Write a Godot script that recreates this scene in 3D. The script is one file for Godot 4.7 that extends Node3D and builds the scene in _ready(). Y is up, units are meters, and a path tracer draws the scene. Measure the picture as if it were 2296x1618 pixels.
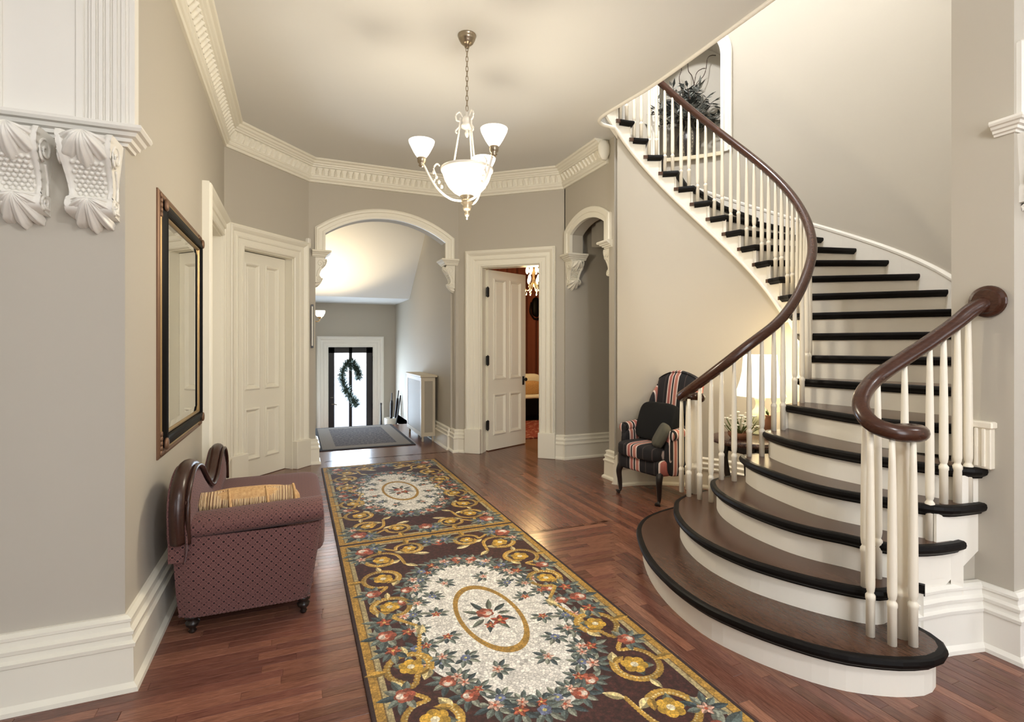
extends Node3D
# Plan coordinates: u runs right across the hall, v runs away along the hall, h is height. World point = (u, h, -v).

const RISE := 0.178
const WELL := Vector2(3.2, 3.76)     # centre of the curved stair
const CEIL := 3.845
var mats := {}
var rng := RandomNumberGenerator.new()

const LAMP := 1.95

func _ready() -> void:
	# camera: level, looking 22.4 degrees to the right of the hall's axis, lens shifted down
	var cam := Camera3D.new()
	cam.name = "camera"
	add_child(cam)
	cam.position = Vector3(0, 1.5, 0)
	cam.rotation.y = -deg_to_rad(22.4)
	var f := 1171.0
	cam.set_frustum(0.05 * 1618.0 / f, Vector2(0, -0.05 * 34.0 / f), 0.05, 120.0)
	cam.current = true
	# sky and exposure
	var we := WorldEnvironment.new()
	we.name = "environment"
	var env := Environment.new()
	env.background_mode = Environment.BG_SKY
	var sky := Sky.new()
	var sm := ProceduralSkyMaterial.new()
	sm.sky_top_color = Color(0.82, 0.88, 0.96)
	sm.sky_horizon_color = Color(0.96, 0.97, 1.0)
	sm.ground_horizon_color = Color(0.92, 0.93, 0.95)
	sm.ground_bottom_color = Color(0.8, 0.8, 0.82)
	sm.sky_energy_multiplier = 1.6
	sm.ground_energy_multiplier = 1.6
	sky.sky_material = sm
	env.sky = sky
	env.tonemap_mode = Environment.TONE_MAPPER_LINEAR
	env.tonemap_exposure = 1.13
	env.sdfgi_enabled = true
	env.ssao_enabled = true
	env.ssil_enabled = true
	we.environment = env
	add_child(we)
	# fill light from added windows behind the camera, and daylight through the front door
	for w in [[-2.6, 1.4, 2.7, 2.0], [1.3, 2.2, 2.7, 7.0], [5.15, 1.5, 2.7, 3.5]]:
		fill_or_door_light(P(w[0], -2.95, 1.85), Vector3(0, 0, -1), Vector2(w[1], w[2]), Color(0.98, 0.99, 1.0), w[3])
	fill_or_door_light(P(1.095, 11.85, 0.45), Vector3(0, 0, 1), Vector2(0.68, 1.6), Color(0.84, 0.92, 1.0), 10.0)
	make_materials()
	build_shell()
	build_stair()
	build_brackets()
	build_sofa()
	build_mirror()
	build_chandelier()
	build_armchair()
	build_lamp_table()
	build_niche_vase()
	build_hall_things()
	build_far_room_things()
	build_unseen_lamps()

func fill_or_door_light(at: Vector3, towards: Vector3, size: Vector2, col: Color, energy: float) -> void:  # area light
	var l := AreaLight3D.new()
	l.name = numbered("fill_or_door_daylight")
	add_child(l)
	l.position = at
	l.look_at_from_position(at, at + towards)
	l.area_size = size
	l.light_color = col
	l.light_energy = energy
	l.area_range = 20.0
	l.area_attenuation = 2.0
	l.shadow_enabled = true

func build_unseen_lamps() -> void:
	# unseen lamps lighting the stair wall and hall; side room lamps are added fill
	for p in [[2.4, 3.7, 7.0, 10.0, "unseen round white lamp placed to light the curved stair wall from above"], [1.2, -0.9, CEIL, 3.0, "unseen round white lamp placed to light the hall from its near end"], [-2.7, 0.6, CEIL, 0.6, "added round white fill lamp out of view in the room left of the hall"], [4.9, -0.6, CEIL, 1.4, "added round white fill lamp out of view in the room right of the pier"]]:
		var o := thing("unseen_ceiling_lamp", p[4], "lamp", P(p[0], p[1], p[2]), 0.0, "unseen lamps placed to light the hall and stair")
		var st := smooth()
		lathe(st, pv2([[0, 0], [0.16, 0], [0.16, -0.02], [0.1, -0.03], [0, -0.03]]), 20)
		put(st, "plate", mats.steel, o)
		st = smooth()
		lathe(st, pv2([[0.15, -0.02], [0.145, -0.06], [0.11, -0.11], [0.05, -0.135], [0, -0.14]]), 20)
		put(st, "glass_shade", mats.shade_glow, o)
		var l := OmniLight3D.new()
		l.name = "unseen_ceiling_light"
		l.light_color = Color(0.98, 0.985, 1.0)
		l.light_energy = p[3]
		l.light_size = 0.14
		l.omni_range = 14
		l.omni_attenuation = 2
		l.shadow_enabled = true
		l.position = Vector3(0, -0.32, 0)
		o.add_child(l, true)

func P(u: float, v: float, h: float) -> Vector3:
	return Vector3(u, h, -v)

# ---------------------------------------------------------------- naming
func numbered(called: String) -> String:
	var n := called
	var k := 0
	while has_node(NodePath(n)):
		k += 1
		n = "%s_%03d" % [called, k]
	return n

func thing(called: String, label: String, category: String, at := Vector3.ZERO, turn := 0.0, group := "") -> Node3D:
	var o := Node3D.new()
	o.name = numbered(called)
	add_child(o)
	o.position = at
	o.rotation.y = turn
	tag(o, label, category, group)
	return o

func tag(o: Node3D, label: String, category: String, group := "") -> void:
	o.set_meta("label", label)
	o.set_meta("category", category)
	if group != "":
		o.set_meta("group", group)

func put(st: SurfaceTool, called: String, m: Material, parent: Node3D = null, at := Vector3.ZERO) -> MeshInstance3D:
	st.generate_normals()
	var mesh := st.commit()
	return put_mesh(mesh, called, m, parent, at)

func put_mesh(mesh: Mesh, called: String, m: Material, parent: Node3D = null, at := Vector3.ZERO) -> MeshInstance3D:
	var o := MeshInstance3D.new()
	o.mesh = mesh
	o.material_override = m
	if parent == null:
		o.name = numbered(called)
		add_child(o)
	else:
		o.name = called
		parent.add_child(o, true)
	o.position = at
	return o

func setting(st: SurfaceTool, called: String, m: Material) -> MeshInstance3D:
	var o := put(st, called, m)
	o.set_meta("kind", "structure")
	return o

# ---------------------------------------------------------------- shapes
func flat() -> SurfaceTool:
	var st := SurfaceTool.new()
	st.begin(Mesh.PRIMITIVE_TRIANGLES)
	st.set_smooth_group(-1)
	return st

func smooth() -> SurfaceTool:
	var st := SurfaceTool.new()
	st.begin(Mesh.PRIMITIVE_TRIANGLES)
	st.set_smooth_group(0)
	return st

func tri(st: SurfaceTool, a: Vector3, b: Vector3, c: Vector3) -> void:
	st.add_vertex(a)
	st.add_vertex(b)
	st.add_vertex(c)

func quad(st: SurfaceTool, a: Vector3, b: Vector3, c: Vector3, d: Vector3) -> void:
	tri(st, a, b, c)
	tri(st, a, c, d)

func uvtri(st: SurfaceTool, p: Array, t: Array) -> void:
	for k in 3:
		st.set_uv(t[k])
		st.add_vertex(p[k])

# a box with chamfered edges, centre c, size s
func box(st: SurfaceTool, c: Vector3, s: Vector3, ch := 0.0, basis := Basis.IDENTITY) -> void:
	var hs := s * 0.5
	if ch <= 0.0:
		var q := []
		for k in 8:
			q.append(c + basis * Vector3(hs.x if k & 1 else -hs.x, hs.y if k & 2 else -hs.y, hs.z if k & 4 else -hs.z))
		quad(st, q[0], q[2], q[3], q[1])
		quad(st, q[4], q[5], q[7], q[6])
		quad(st, q[0], q[4], q[6], q[2])
		quad(st, q[1], q[3], q[7], q[5])
		quad(st, q[2], q[6], q[7], q[3])
		quad(st, q[0], q[1], q[5], q[4])
		return
	# chamfered: two inset rings joined
	var rings := []
	for lv in [[-hs.y, ch], [-hs.y + ch, 0.0], [hs.y - ch, 0.0], [hs.y, ch]]:
		var x: float = hs.x - lv[1]
		var z: float = hs.z - lv[1]
		var e := ch * 0.9
		if lv[1] > 0.0:
			e = ch * 0.5
		var ring := []
		for p in [[x - e, -z], [x, -z + e], [x, z - e], [x - e, z], [-x + e, z], [-x, z - e], [-x, -z + e], [-x + e, -z]]:
			ring.append(c + basis * Vector3(p[0], lv[0], p[1]))
		rings.append(ring)
	for k in 3:
		for i in 8:
			var j := (i + 1) % 8
			quad(st, rings[k][i], rings[k][j], rings[k + 1][j], rings[k + 1][i])
	for i in range(1, 7):
		tri(st, rings[0][0], rings[0][i + 1], rings[0][i])
		tri(st, rings[3][0], rings[3][i], rings[3][i + 1])

func boxm(s: Vector3, ch := 0.0) -> SurfaceTool:
	var st := flat()
	box(st, Vector3.ZERO, s, ch)
	return st

# box in plan coordinates from (u0,v0,h0) to (u1,v1,h1)
func pbox(st: SurfaceTool, u0: float, u1: float, v0: float, v1: float, h0: float, h1: float, ch := 0.0) -> void:
	box(st, P((u0 + u1) / 2, (v0 + v1) / 2, (h0 + h1) / 2), Vector3(absf(u1 - u0), absf(h1 - h0), absf(v1 - v0)), ch)

# polygon (x,y in a plane given by origin and axes) thickened along depth
func slab(st: SurfaceTool, poly: PackedVector2Array, o: Vector3, ax: Vector3, ay: Vector3, depth: Vector3) -> void:
	var idx := Geometry2D.triangulate_polygon(poly)
	var f := []
	for p in poly:
		f.append(o + ax * p.x + ay * p.y)
	for i in range(0, idx.size(), 3):
		tri(st, f[idx[i]], f[idx[i + 1]], f[idx[i + 2]])
		tri(st, f[idx[i]] + depth, f[idx[i + 2]] + depth, f[idx[i + 1]] + depth)
	var flip := Geometry2D.is_polygon_clockwise(poly)
	for i in f.size():
		var j := (i + 1) % f.size()
		if flip:
			quad(st, f[i], f[i] + depth, f[j] + depth, f[j])
		else:
			quad(st, f[i], f[j], f[j] + depth, f[i] + depth)

# horizontal slab: polygon in plan
func plate(st: SurfaceTool, plan: PackedVector2Array, h0: float, h1: float) -> void:
	slab(st, plan, Vector3(0, h0, 0), Vector3(1, 0, 0), Vector3(0, 0, -1), Vector3(0, h1 - h0, 0))

# profile (x along A, y along B) carried along a list of points with their own A and B
func sweep(st: SurfaceTool, pts: Array, aa: Array, bb: Array, prof: PackedVector2Array, closed_path := false, caps := true, closed_prof := true) -> void:
	var rings := []
	for i in pts.size():
		var ring := []
		for p in prof:
			ring.append(pts[i] + aa[i] * p.x + bb[i] * p.y)
		rings.append(ring)
	var n := pts.size()
	var m := prof.size()
	for i in (n if closed_path else n - 1):
		var i2 := (i + 1) % n
		for j in (m if closed_prof else m - 1):
			var j2 := (j + 1) % m
			quad(st, rings[i][j], rings[i2][j], rings[i2][j2], rings[i][j2])
	if caps and not closed_path:
		var idx := Geometry2D.triangulate_polygon(prof)
		for k in range(0, idx.size(), 3):
			tri(st, rings[0][idx[k]], rings[0][idx[k + 1]], rings[0][idx[k + 2]])
			tri(st, rings[n - 1][idx[k]], rings[n - 1][idx[k + 2]], rings[n - 1][idx[k + 1]])

# mitre directions for a polyline in 2D; side +1: to the left of travel
func mitres(path: PackedVector2Array, side: float, closed := false) -> PackedVector2Array:
	var res := PackedVector2Array()
	var n := path.size()
	for i in n:
		var d0 := Vector2.ZERO
		var d1 := Vector2.ZERO
		if i > 0 or closed:
			d0 = (path[i] - path[(i - 1 + n) % n]).normalized()
		if i < n - 1 or closed:
			d1 = (path[(i + 1) % n] - path[i]).normalized()
		if d0 == Vector2.ZERO:
			d0 = d1
		if d1 == Vector2.ZERO:
			d1 = d0
		var n0 := Vector2(-d0.y, d0.x) * side
		var n1 := Vector2(-d1.y, d1.x) * side
		var b := n0 + n1
		if b.length() < 0.01:
			b = n0
		b = b.normalized()
		res.append(b / maxf(0.3, b.dot(n0)))
	return res

# moulding run along a plan polyline; profile = (distance out of the wall, height)
func moulding(st: SurfaceTool, path: PackedVector2Array, side: float, prof: PackedVector2Array, h := 0.0, closed := false) -> void:
	var mt := mitres(path, side, closed)
	var pts := []
	var aa := []
	var bb := []
	for i in path.size():
		pts.append(P(path[i].x, path[i].y, h))
		aa.append(P(mt[i].x, mt[i].y, 0))
		bb.append(Vector3.UP)
	sweep(st, pts, aa, bb, prof, closed)

# moulding run along a path (t, h) on a wall plane: profile = (across, out of the wall)
func framing(st: SurfaceTool, o: Vector3, ax: Vector3, out: Vector3, path: PackedVector2Array, side: float, prof: PackedVector2Array, closed := false) -> void:
	var mt := mitres(path, side, closed)
	var pts := []
	var aa := []
	var bb := []
	for i in path.size():
		pts.append(o + ax * path[i].x + Vector3.UP * path[i].y)
		aa.append(ax * mt[i].x + Vector3.UP * mt[i].y)
		bb.append(out)
	sweep(st, pts, aa, bb, prof, closed)

func lathe(st: SurfaceTool, prof: PackedVector2Array, seg := 16, c := Vector3.ZERO, xs := 1.0, zs := 1.0) -> void:
	for i in prof.size() - 1:
		for k in seg:
			var a0 := TAU * k / seg
			var a1 := TAU * (k + 1) / seg
			var p0 := c + Vector3(cos(a0) * prof[i].x * xs, prof[i].y, sin(a0) * prof[i].x * zs)
			var p1 := c + Vector3(cos(a1) * prof[i].x * xs, prof[i].y, sin(a1) * prof[i].x * zs)
			var q0 := c + Vector3(cos(a0) * prof[i + 1].x * xs, prof[i + 1].y, sin(a0) * prof[i + 1].x * zs)
			var q1 := c + Vector3(cos(a1) * prof[i + 1].x * xs, prof[i + 1].y, sin(a1) * prof[i + 1].x * zs)
			if prof[i].x < 0.0001:
				tri(st, p0, q0, q1)
			elif prof[i + 1].x < 0.0001:
				tri(st, p0, q0, p1)
			else:
				quad(st, p0, q0, q1, p1)

# round or oval tube through points; rad: Callable(t in 0..1) -> Vector2(side radius, up radius)
func tube(st: SurfaceTool, pts: Array, rad: Callable, seg := 10, caps := true, hint := Vector3.UP) -> void:
	var rings := []
	var n := pts.size()
	for i in n:
		var d: Vector3 = (pts[mini(i + 1, n - 1)] - pts[maxi(i - 1, 0)]).normalized()
		var up := hint
		if absf(d.dot(up)) > 0.97:
			up = Vector3.RIGHT
		var s := d.cross(up).normalized()
		var w := s.cross(d).normalized()
		var r: Vector2 = rad.call(float(i) / (n - 1))
		var ring := []
		for k in seg:
			var a := TAU * k / seg
			ring.append(pts[i] + s * cos(a) * r.x + w * sin(a) * r.y)
		rings.append(ring)
	for i in n - 1:
		for k in seg:
			var k2 := (k + 1) % seg
			quad(st, rings[i][k], rings[i + 1][k], rings[i + 1][k2], rings[i][k2])
	if caps:
		for k in seg:
			var k2 := (k + 1) % seg
			tri(st, pts[0], rings[0][k], rings[0][k2])
			tri(st, pts[n - 1], rings[n - 1][k2], rings[n - 1][k])

func tubec(st: SurfaceTool, pts: Array, r: float, seg := 8) -> void:
	tube(st, pts, func(_t): return Vector2(r, r), seg)

# surface from f(s,t) -> Vector3, uv from g(s,t,p)
func grid(st: SurfaceTool, f: Callable, ns: int, nt: int, g = null) -> void:
	var pts := []
	for i in ns + 1:
		var row := []
		for j in nt + 1:
			row.append(f.call(float(i) / ns, float(j) / nt))
		pts.append(row)
	for i in ns:
		for j in nt:
			var q := [pts[i][j], pts[i + 1][j], pts[i + 1][j + 1], pts[i][j + 1]]
			if g != null:
				var t := []
				for k in 4:
					var di: int = 1 if k == 1 or k == 2 else 0
					var dj: int = 1 if k >= 2 else 0
					t.append(g.call(float(i + di) / ns, float(j + dj) / nt, q[k]))
				uvtri(st, [q[0], q[1], q[2]], [t[0], t[1], t[2]])
				uvtri(st, [q[0], q[2], q[3]], [t[0], t[2], t[3]])
			else:
				quad(st, q[0], q[1], q[2], q[3])

func spow(x: float, e: float) -> float:
	return signf(x) * pow(absf(x), e)

# rounded block (superellipsoid)
func blob(st: SurfaceTool, c: Vector3, r: Vector3, e1 := 0.3, e2 := 0.3, n := 24, g = null, basis := Basis.IDENTITY) -> void:
	grid(st, func(s: float, t: float):
		var a := TAU * s
		var b := -PI / 2 + PI * t
		var cb := spow(cos(b), e1)
		return c + basis * Vector3(r.x * cb * spow(cos(a), e2), r.y * spow(sin(b), e1), r.z * cb * spow(sin(a), e2)), n, n / 2 + 2, g)

func curve(pts: Array, per := 8) -> Array:
	var res := []
	var n := pts.size()
	for i in n - 1:
		var p0 = pts[maxi(i - 1, 0)]
		var p1 = pts[i]
		var p2 = pts[i + 1]
		var p3 = pts[mini(i + 2, n - 1)]
		for k in per:
			var t := float(k) / per
			res.append(0.5 * ((2.0 * p1) + (p2 - p0) * t + (2.0 * p0 - 5.0 * p1 + 4.0 * p2 - p3) * t * t + (3.0 * p1 - p0 - 3.0 * p2 + p3) * t * t * t))
	res.append(pts[n - 1])
	return res

func resample(pts: Array, count: int) -> Array:
	var acc := [0.0]
	for i in range(1, pts.size()):
		acc.append(acc[i - 1] + (pts[i] - pts[i - 1]).length())
	var res := []
	var j := 0
	for k in count:
		var want: float = acc[-1] * k / (count - 1)
		while j < pts.size() - 2 and acc[j + 1] < want:
			j += 1
		var span: float = acc[j + 1] - acc[j]
		res.append(pts[j].lerp(pts[j + 1], clampf((want - acc[j]) / maxf(span, 1e-6), 0, 1)))
	return res

func pv2(a: Array) -> PackedVector2Array:
	var r := PackedVector2Array()
	for p in a:
		r.append(Vector2(p[0], p[1]))
	return r

# ---------------------------------------------------------------- materials
func mat(called: String, c: Color, rough := 0.6, metal := 0.0) -> StandardMaterial3D:
	var m := StandardMaterial3D.new()
	m.resource_name = called
	m.albedo_color = c
	m.roughness = rough
	m.metallic = metal
	m.cull_mode = BaseMaterial3D.CULL_DISABLED
	mats[called] = m
	return m

func noise(seed_: int, freq: float, oct := 4, kind := FastNoiseLite.TYPE_SIMPLEX_SMOOTH) -> FastNoiseLite:
	var n := FastNoiseLite.new()
	n.seed = seed_
	n.frequency = freq
	n.noise_type = kind
	n.fractal_octaves = oct
	return n

func ramp_texture(n: FastNoiseLite, size: int, stops: Array) -> ImageTexture:
	var im := n.get_seamless_image(size, size)
	var g := Gradient.new()
	g.offsets = PackedFloat32Array(stops.map(func(s): return s[0]))
	g.colors = PackedColorArray(stops.map(func(s): return s[1]))
	var out := Image.create(size, size, false, Image.FORMAT_RGB8)
	for y in size:
		for x in size:
			out.set_pixel(x, y, g.sample(im.get_pixel(x, y).r))
	return ImageTexture.create_from_image(out)

func triplanar(m: StandardMaterial3D, scale: Vector3, world := false, off := Vector3.ZERO) -> StandardMaterial3D:
	m.uv1_triplanar = true
	m.uv1_world_triplanar = world
	m.uv1_scale = scale
	m.uv1_offset = off
	return m

func make_materials() -> void:
	mat("wall", Color8(186, 179, 165), 0.75)
	mat("trim", Color8(236, 231, 215), 0.42)
	mat("white_trim", Color8(238, 234, 224), 0.42)
	mat("stair_paint", Color8(244, 239, 227), 0.4)
	mat("ceiling", Color8(224, 223, 219), 0.85)
	mat("baluster", Color8(240, 232, 214), 0.38)
	mat("black_metal", Color8(26, 25, 26), 0.4, 0.3)
	mat("steel", Color8(165, 152, 132), 0.28, 0.9)
	mat("chandelier_metal", Color8(236, 232, 224), 0.3, 0.2)
	mat("gold", Color8(158, 132, 92), 0.42, 0.6)
	mat("bronze", Color8(122, 92, 70), 0.45, 0.4)
	mat("mirror_black", Color8(8, 7, 8), 0.5).metallic_specular = 0.25
	var mm := mat("mirror", Color8(225, 226, 222), 0.015, 1.0)
	mm.metallic_specular = 0.5
	mat("front_door", Color8(24, 21, 22), 0.5)
	mat("dark_room", Color8(112, 70, 52), 0.8)
	mat("drape", Color8(112, 60, 44), 0.9)
	mat("room_cream", Color8(200, 160, 112), 0.8)
	mat("outside_ground", Color8(235, 236, 240), 0.9)
	mat("radiator", Color8(196, 184, 160), 0.5)
	mat("cream_sill", Color8(228, 214, 182), 0.5)
	# glass
	var gl := mat("glass", Color(1, 1, 1, 0.04), 0.02)
	gl.transparency = BaseMaterial3D.TRANSPARENCY_ALPHA
	# glowing shades
	for d in [["shade_glow", Color(1.0, 0.96, 0.9), 1.7], ["lamp_glow", Color(1.0, 0.98, 0.9), 0.75], ["sconce_glow", Color(1.0, 0.94, 0.82), 2.2], ["crystal_glow", Color(1.0, 0.9, 0.74), 3.5]]:
		var m := mat(d[0], Color8(245, 240, 228), 0.35)
		m.emission_enabled = true
		m.emission = d[1]
		m.emission_energy_multiplier = d[2]
	# wood: one grain image, stretched along the local x axis
	var grain := ramp_texture(noise(3, 0.02, 5), 512, [[0.0, Color8(168, 150, 138)], [0.35, Color8(204, 188, 174)], [0.5, Color8(222, 206, 190)], [0.62, Color8(236, 222, 206)], [0.72, Color8(196, 178, 164)], [1.0, Color8(244, 232, 218)]])
	var tones := [Color8(146, 106, 92), Color8(132, 93, 84), Color8(158, 115, 101), Color8(122, 85, 78), Color8(150, 109, 95), Color8(138, 97, 88), Color8(166, 122, 107), Color8(126, 89, 81)]
	for k in 8:
		var m := mat("board_%d" % k, tones[k], 0.24)
		m.albedo_texture = grain
		triplanar(m, Vector3(0.55, 1.0, 9.0), false, Vector3(k * 0.37, 0, k * 0.29))
		m.roughness = 0.22
	var tr := mat("tread_wood", Color8(98, 76, 66), 0.26)
	tr.albedo_texture = grain
	triplanar(tr, Vector3(5.0, 1.0, 0.7), true)
	mat("nosing", Color8(13, 10, 9), 0.5).metallic_specular = 0.3
	var rw := mat("rail_wood", Color8(80, 52, 41), 0.24)
	rw.albedo_texture = grain
	triplanar(rw, Vector3(1.4, 5.0, 1.4), true)
	var sw := mat("sofa_wood", Color8(66, 42, 36), 0.3)
	sw.albedo_texture = grain
	triplanar(sw, Vector3(4.0, 4.0, 1.0))
	mat("dark_leg", Color8(28, 20, 17), 0.3)
	# sofa cloth: small dotted lattice
	var im := Image.create(96, 96, false, Image.FORMAT_RGB8)
	rng.seed = 11
	for y in 96:
		for x in 96:
			var cx := (x % 48) - 24
			var cy := (y % 48) - 24
			var ox := ((x + 24) % 48) - 24
			var oy := ((y + 24) % 48) - 24
			var d := minf(sqrt(cx * cx + cy * cy), sqrt(ox * ox + oy * oy))
			var c := Color8(124, 90, 84)
			if d < 6.5:
				c = Color8(44, 22, 26)
			elif d < 9.5:
				c = Color8(166, 124, 110)
			elif absi(absi(cx) - absi(cy)) < 3 or absi(absi(ox) - absi(oy)) < 2:
				c = Color8(82, 50, 50)
			c = c * (0.86 + 0.24 * rng.randf())
			im.set_pixel(x, y, c)
	var sf := mat("sofa_cloth", Color(0.84, 0.78, 0.8), 0.9)
	sf.albedo_texture = ImageTexture.create_from_image(im)
	triplanar(sf, Vector3(11, 11, 11))
	sf.rim_enabled = true
	sf.rim = 0.25
	# armchair stripes across u of the texture (one repeat = 0.36 m)
	var si := Image.create(256, 8, false, Image.FORMAT_RGB8)
	var bands := [[0, Color8(26, 24, 28)], [58, Color8(66, 56, 58)], [66, Color8(26, 24, 28)], [92, Color8(226, 208, 200)], [101, Color8(170, 100, 92)], [124, Color8(226, 208, 200)], [132, Color8(28, 26, 30)], [146, Color8(226, 208, 200)], [154, Color8(182, 118, 104)], [178, Color8(226, 208, 200)], [188, Color8(26, 24, 28)], [240, Color8(70, 58, 58)], [247, Color8(26, 24, 28)]]
	for x in 256:
		var c: Color = bands[0][1]
		for b in bands:
			if x >= b[0]:
				c = b[1]
		for y in 8:
			si.set_pixel(x, y, c * (0.92 + 0.12 * rng.randf()))
	var sc := mat("chair_cloth", Color.WHITE, 0.85)
	sc.albedo_texture = ImageTexture.create_from_image(si)
	mat("black_velvet", Color8(7, 7, 8), 0.95)
	var gc := mat("gold_cloth", Color8(214, 184, 144), 0.85)
	gc.albedo_texture = ramp_texture(noise(9, 0.06, 3), 128, [[0.0, Color8(200, 178, 150)], [0.5, Color8(235, 218, 192)], [1.0, Color8(255, 245, 225)]])
	triplanar(gc, Vector3(6, 6, 6))
	mat("fringe", Color8(208, 180, 140), 0.9)
	mat("fringe_dark", Color8(132, 98, 74), 0.9)
	mat("green_cushion", Color8(86, 84, 74), 0.9)
	mat("leaf", Color8(160, 163, 158), 0.6)
	mat("leaf_dark", Color8(70, 74, 71), 0.6)
	mat("twig", Color8(66, 50, 40), 0.8)
	mat("wreath", Color8(44, 58, 46), 0.85)
	mat("petal", Color8(240, 238, 226), 0.6)
	mat("plant", Color8(96, 112, 62), 0.6)
	mat("basket", Color8(120, 76, 50), 0.8)
	mat("lamp_base", Color8(214, 216, 176), 0.18)
	mat("olive_trim", Color8(96, 100, 84), 0.7)
	var vz := mat("vase", Color.WHITE, 0.35)
	var vi := Image.create(128, 128, false, Image.FORMAT_RGB8)
	for y in 128:
		for x in 128:
			var c := Color8(38, 35, 36)
			var band := x % 64
			if band > 22 and band < 42:
				c = Color8(150, 140, 120) if (absi(band - 32) + (y % 12) - 5) % 7 < 3 else Color8(40, 37, 36)
			elif (x / 3 + y / 5) % 2 == 0:
				c = Color8(52, 46, 44)
			vi.set_pixel(x, y, c)
	vz.albedo_texture = ImageTexture.create_from_image(vi)
	# small patterned table edge, hall mat, far carpet
	mat("table_top", Color.WHITE, 0.35).albedo_texture = ramp_texture(noise(21, 0.09, 2, FastNoiseLite.TYPE_CELLULAR), 128, [[0.0, Color8(40, 26, 24)], [0.5, Color8(58, 38, 34)], [0.6, Color8(130, 100, 84)], [1.0, Color8(48, 30, 26)]])
	triplanar(mats["table_top"], Vector3(7, 7, 7))
	var fl := mat("mat_field", Color.WHITE, 0.95)
	fl.albedo_texture = ramp_texture(noise(31, 0.11, 2, FastNoiseLite.TYPE_CELLULAR), 256, [[0.0, Color8(44, 40, 44)], [0.45, Color8(84, 78, 80)], [0.6, Color8(120, 110, 108)], [1.0, Color8(56, 50, 52)]])
	triplanar(fl, Vector3(0.9, 0.9, 0.9))
	var mb := mat("mat_border", Color.WHITE, 0.95)
	mb.albedo_texture = ramp_texture(noise(32, 0.12, 2, FastNoiseLite.TYPE_CELLULAR), 128, [[0.0, Color8(110, 102, 96)], [0.5, Color8(142, 134, 126)], [1.0, Color8(124, 116, 108)]])
	triplanar(mb, Vector3(4, 4, 4))
	mat("mat_edge", Color8(46, 42, 44), 0.95)
	var rc := mat("room_carpet", Color.WHITE, 0.95)
	rc.albedo_texture = ramp_texture(noise(41, 0.08, 2, FastNoiseLite.TYPE_CELLULAR), 128, [[0.0, Color8(120, 50, 44)], [0.55, Color8(140, 64, 54)], [0.65, Color8(190, 150, 130)], [1.0, Color8(110, 42, 40)]])
	triplanar(rc, Vector3(1.2, 1.2, 1.2))
	# mesh of the radiator cover
	var ri := Image.create(64, 64, false, Image.FORMAT_RGB8)
	for y in 64:
		for x in 64:
			ri.set_pixel(x, y, Color8(120, 112, 100) if (x % 8 < 4) == (y % 8 < 4) else Color8(188, 178, 158))
	var rm := mat("radiator_mesh", Color.WHITE, 0.6)
	rm.albedo_texture = ImageTexture.create_from_image(ri)
	triplanar(rm, Vector3(10, 10, 10))
	make_rug_material()

# ---------------------------------------------------------------- the printed pattern of the runner (one panel, 1.41 x 2.70 m)
const RW := 720
const RH := 1379
var rug: Image

func rug_px(p: Vector2) -> Vector2:
	return Vector2((p.x / 1.41 + 0.5) * RW, (p.y / 2.70 + 0.5) * RH)

# paints the inside of a shape test within a box (metres)
func paint(c: Vector2, r: float, col: Color, inside: Callable) -> void:
	var a := rug_px(c - Vector2(r, r))
	var b := rug_px(c + Vector2(r, r))
	for y in range(maxi(0, int(a.y)), mini(RH, int(b.y) + 1)):
		for x in range(maxi(0, int(a.x)), mini(RW, int(b.x) + 1)):
			var p := Vector2((x + 0.5) / RW - 0.5, (y + 0.5) / RH - 0.5) * Vector2(1.41, 2.70) - c
			var k: float = inside.call(p)
			if k > 0.0:
				rug.set_pixel(x, y, col * k)

func leafp(c: Vector2, ang: float, l: float, w: float, col: Color) -> void:
	var d := Vector2(cos(ang), sin(ang))
	var mid := c + d * l * 0.5
	paint(mid, l * 0.62, col, func(p: Vector2):
		var a: float = p.dot(d) / (l * 0.5)
		var b: float = p.dot(Vector2(-d.y, d.x)) / (w * 0.5)
		if absf(a) >= 1.0:
			return 0.0
		var e := (1.0 - a * a) * (1.0 - 0.25 * a)
		if absf(b) > e:
			return 0.0
		return 0.72 if b < -0.1 * e else 1.06)

func disc(c: Vector2, r: float, col: Color) -> void:
	paint(c, r, col, func(p: Vector2): return 1.0 if p.length() < r else 0.0)

func flower(c: Vector2, r: float, petals: int, col: Color, core: Color, turn := 0.0) -> void:
	for k in petals:
		var a := turn + TAU * k / petals
		disc(c + Vector2(cos(a), sin(a)) * r * 0.58, r * 0.44, col * (0.88 + 0.2 * float(k % 2)))
	disc(c, r * 0.3, core)

func star(c: Vector2, r: float, col: Color, core: Color, turn := 0.0) -> void:
	for k in 5:
		leafp(c, turn + TAU * k / 5, r, r * 0.55, col)
	disc(c, r * 0.2, core)

func rose(c: Vector2, r: float, ang: float) -> void:
	var red := Color8(152, 80, 62)
	flower(c, r, 6, red, red, ang)
	disc(c + Vector2(cos(ang), sin(ang)) * r * 0.25, r * 0.55, Color8(206, 150, 128))
	disc(c + Vector2(cos(ang), sin(ang)) * r * 0.42, r * 0.36, Color8(232, 216, 202))
	disc(c - Vector2(cos(ang), sin(ang)) * r * 0.12, r * 0.26, Color8(176, 84, 60))

func stroke(pts: Array, w0: float, w1: float, col: Color) -> void:
	var q := resample(curve(pts, 8), 40)
	for i in q.size():
		var t := float(i) / (q.size() - 1)
		disc(q[i], lerpf(w0, w1, t), col * (0.92 + 0.12 * sin(t * 9.0)))

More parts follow.
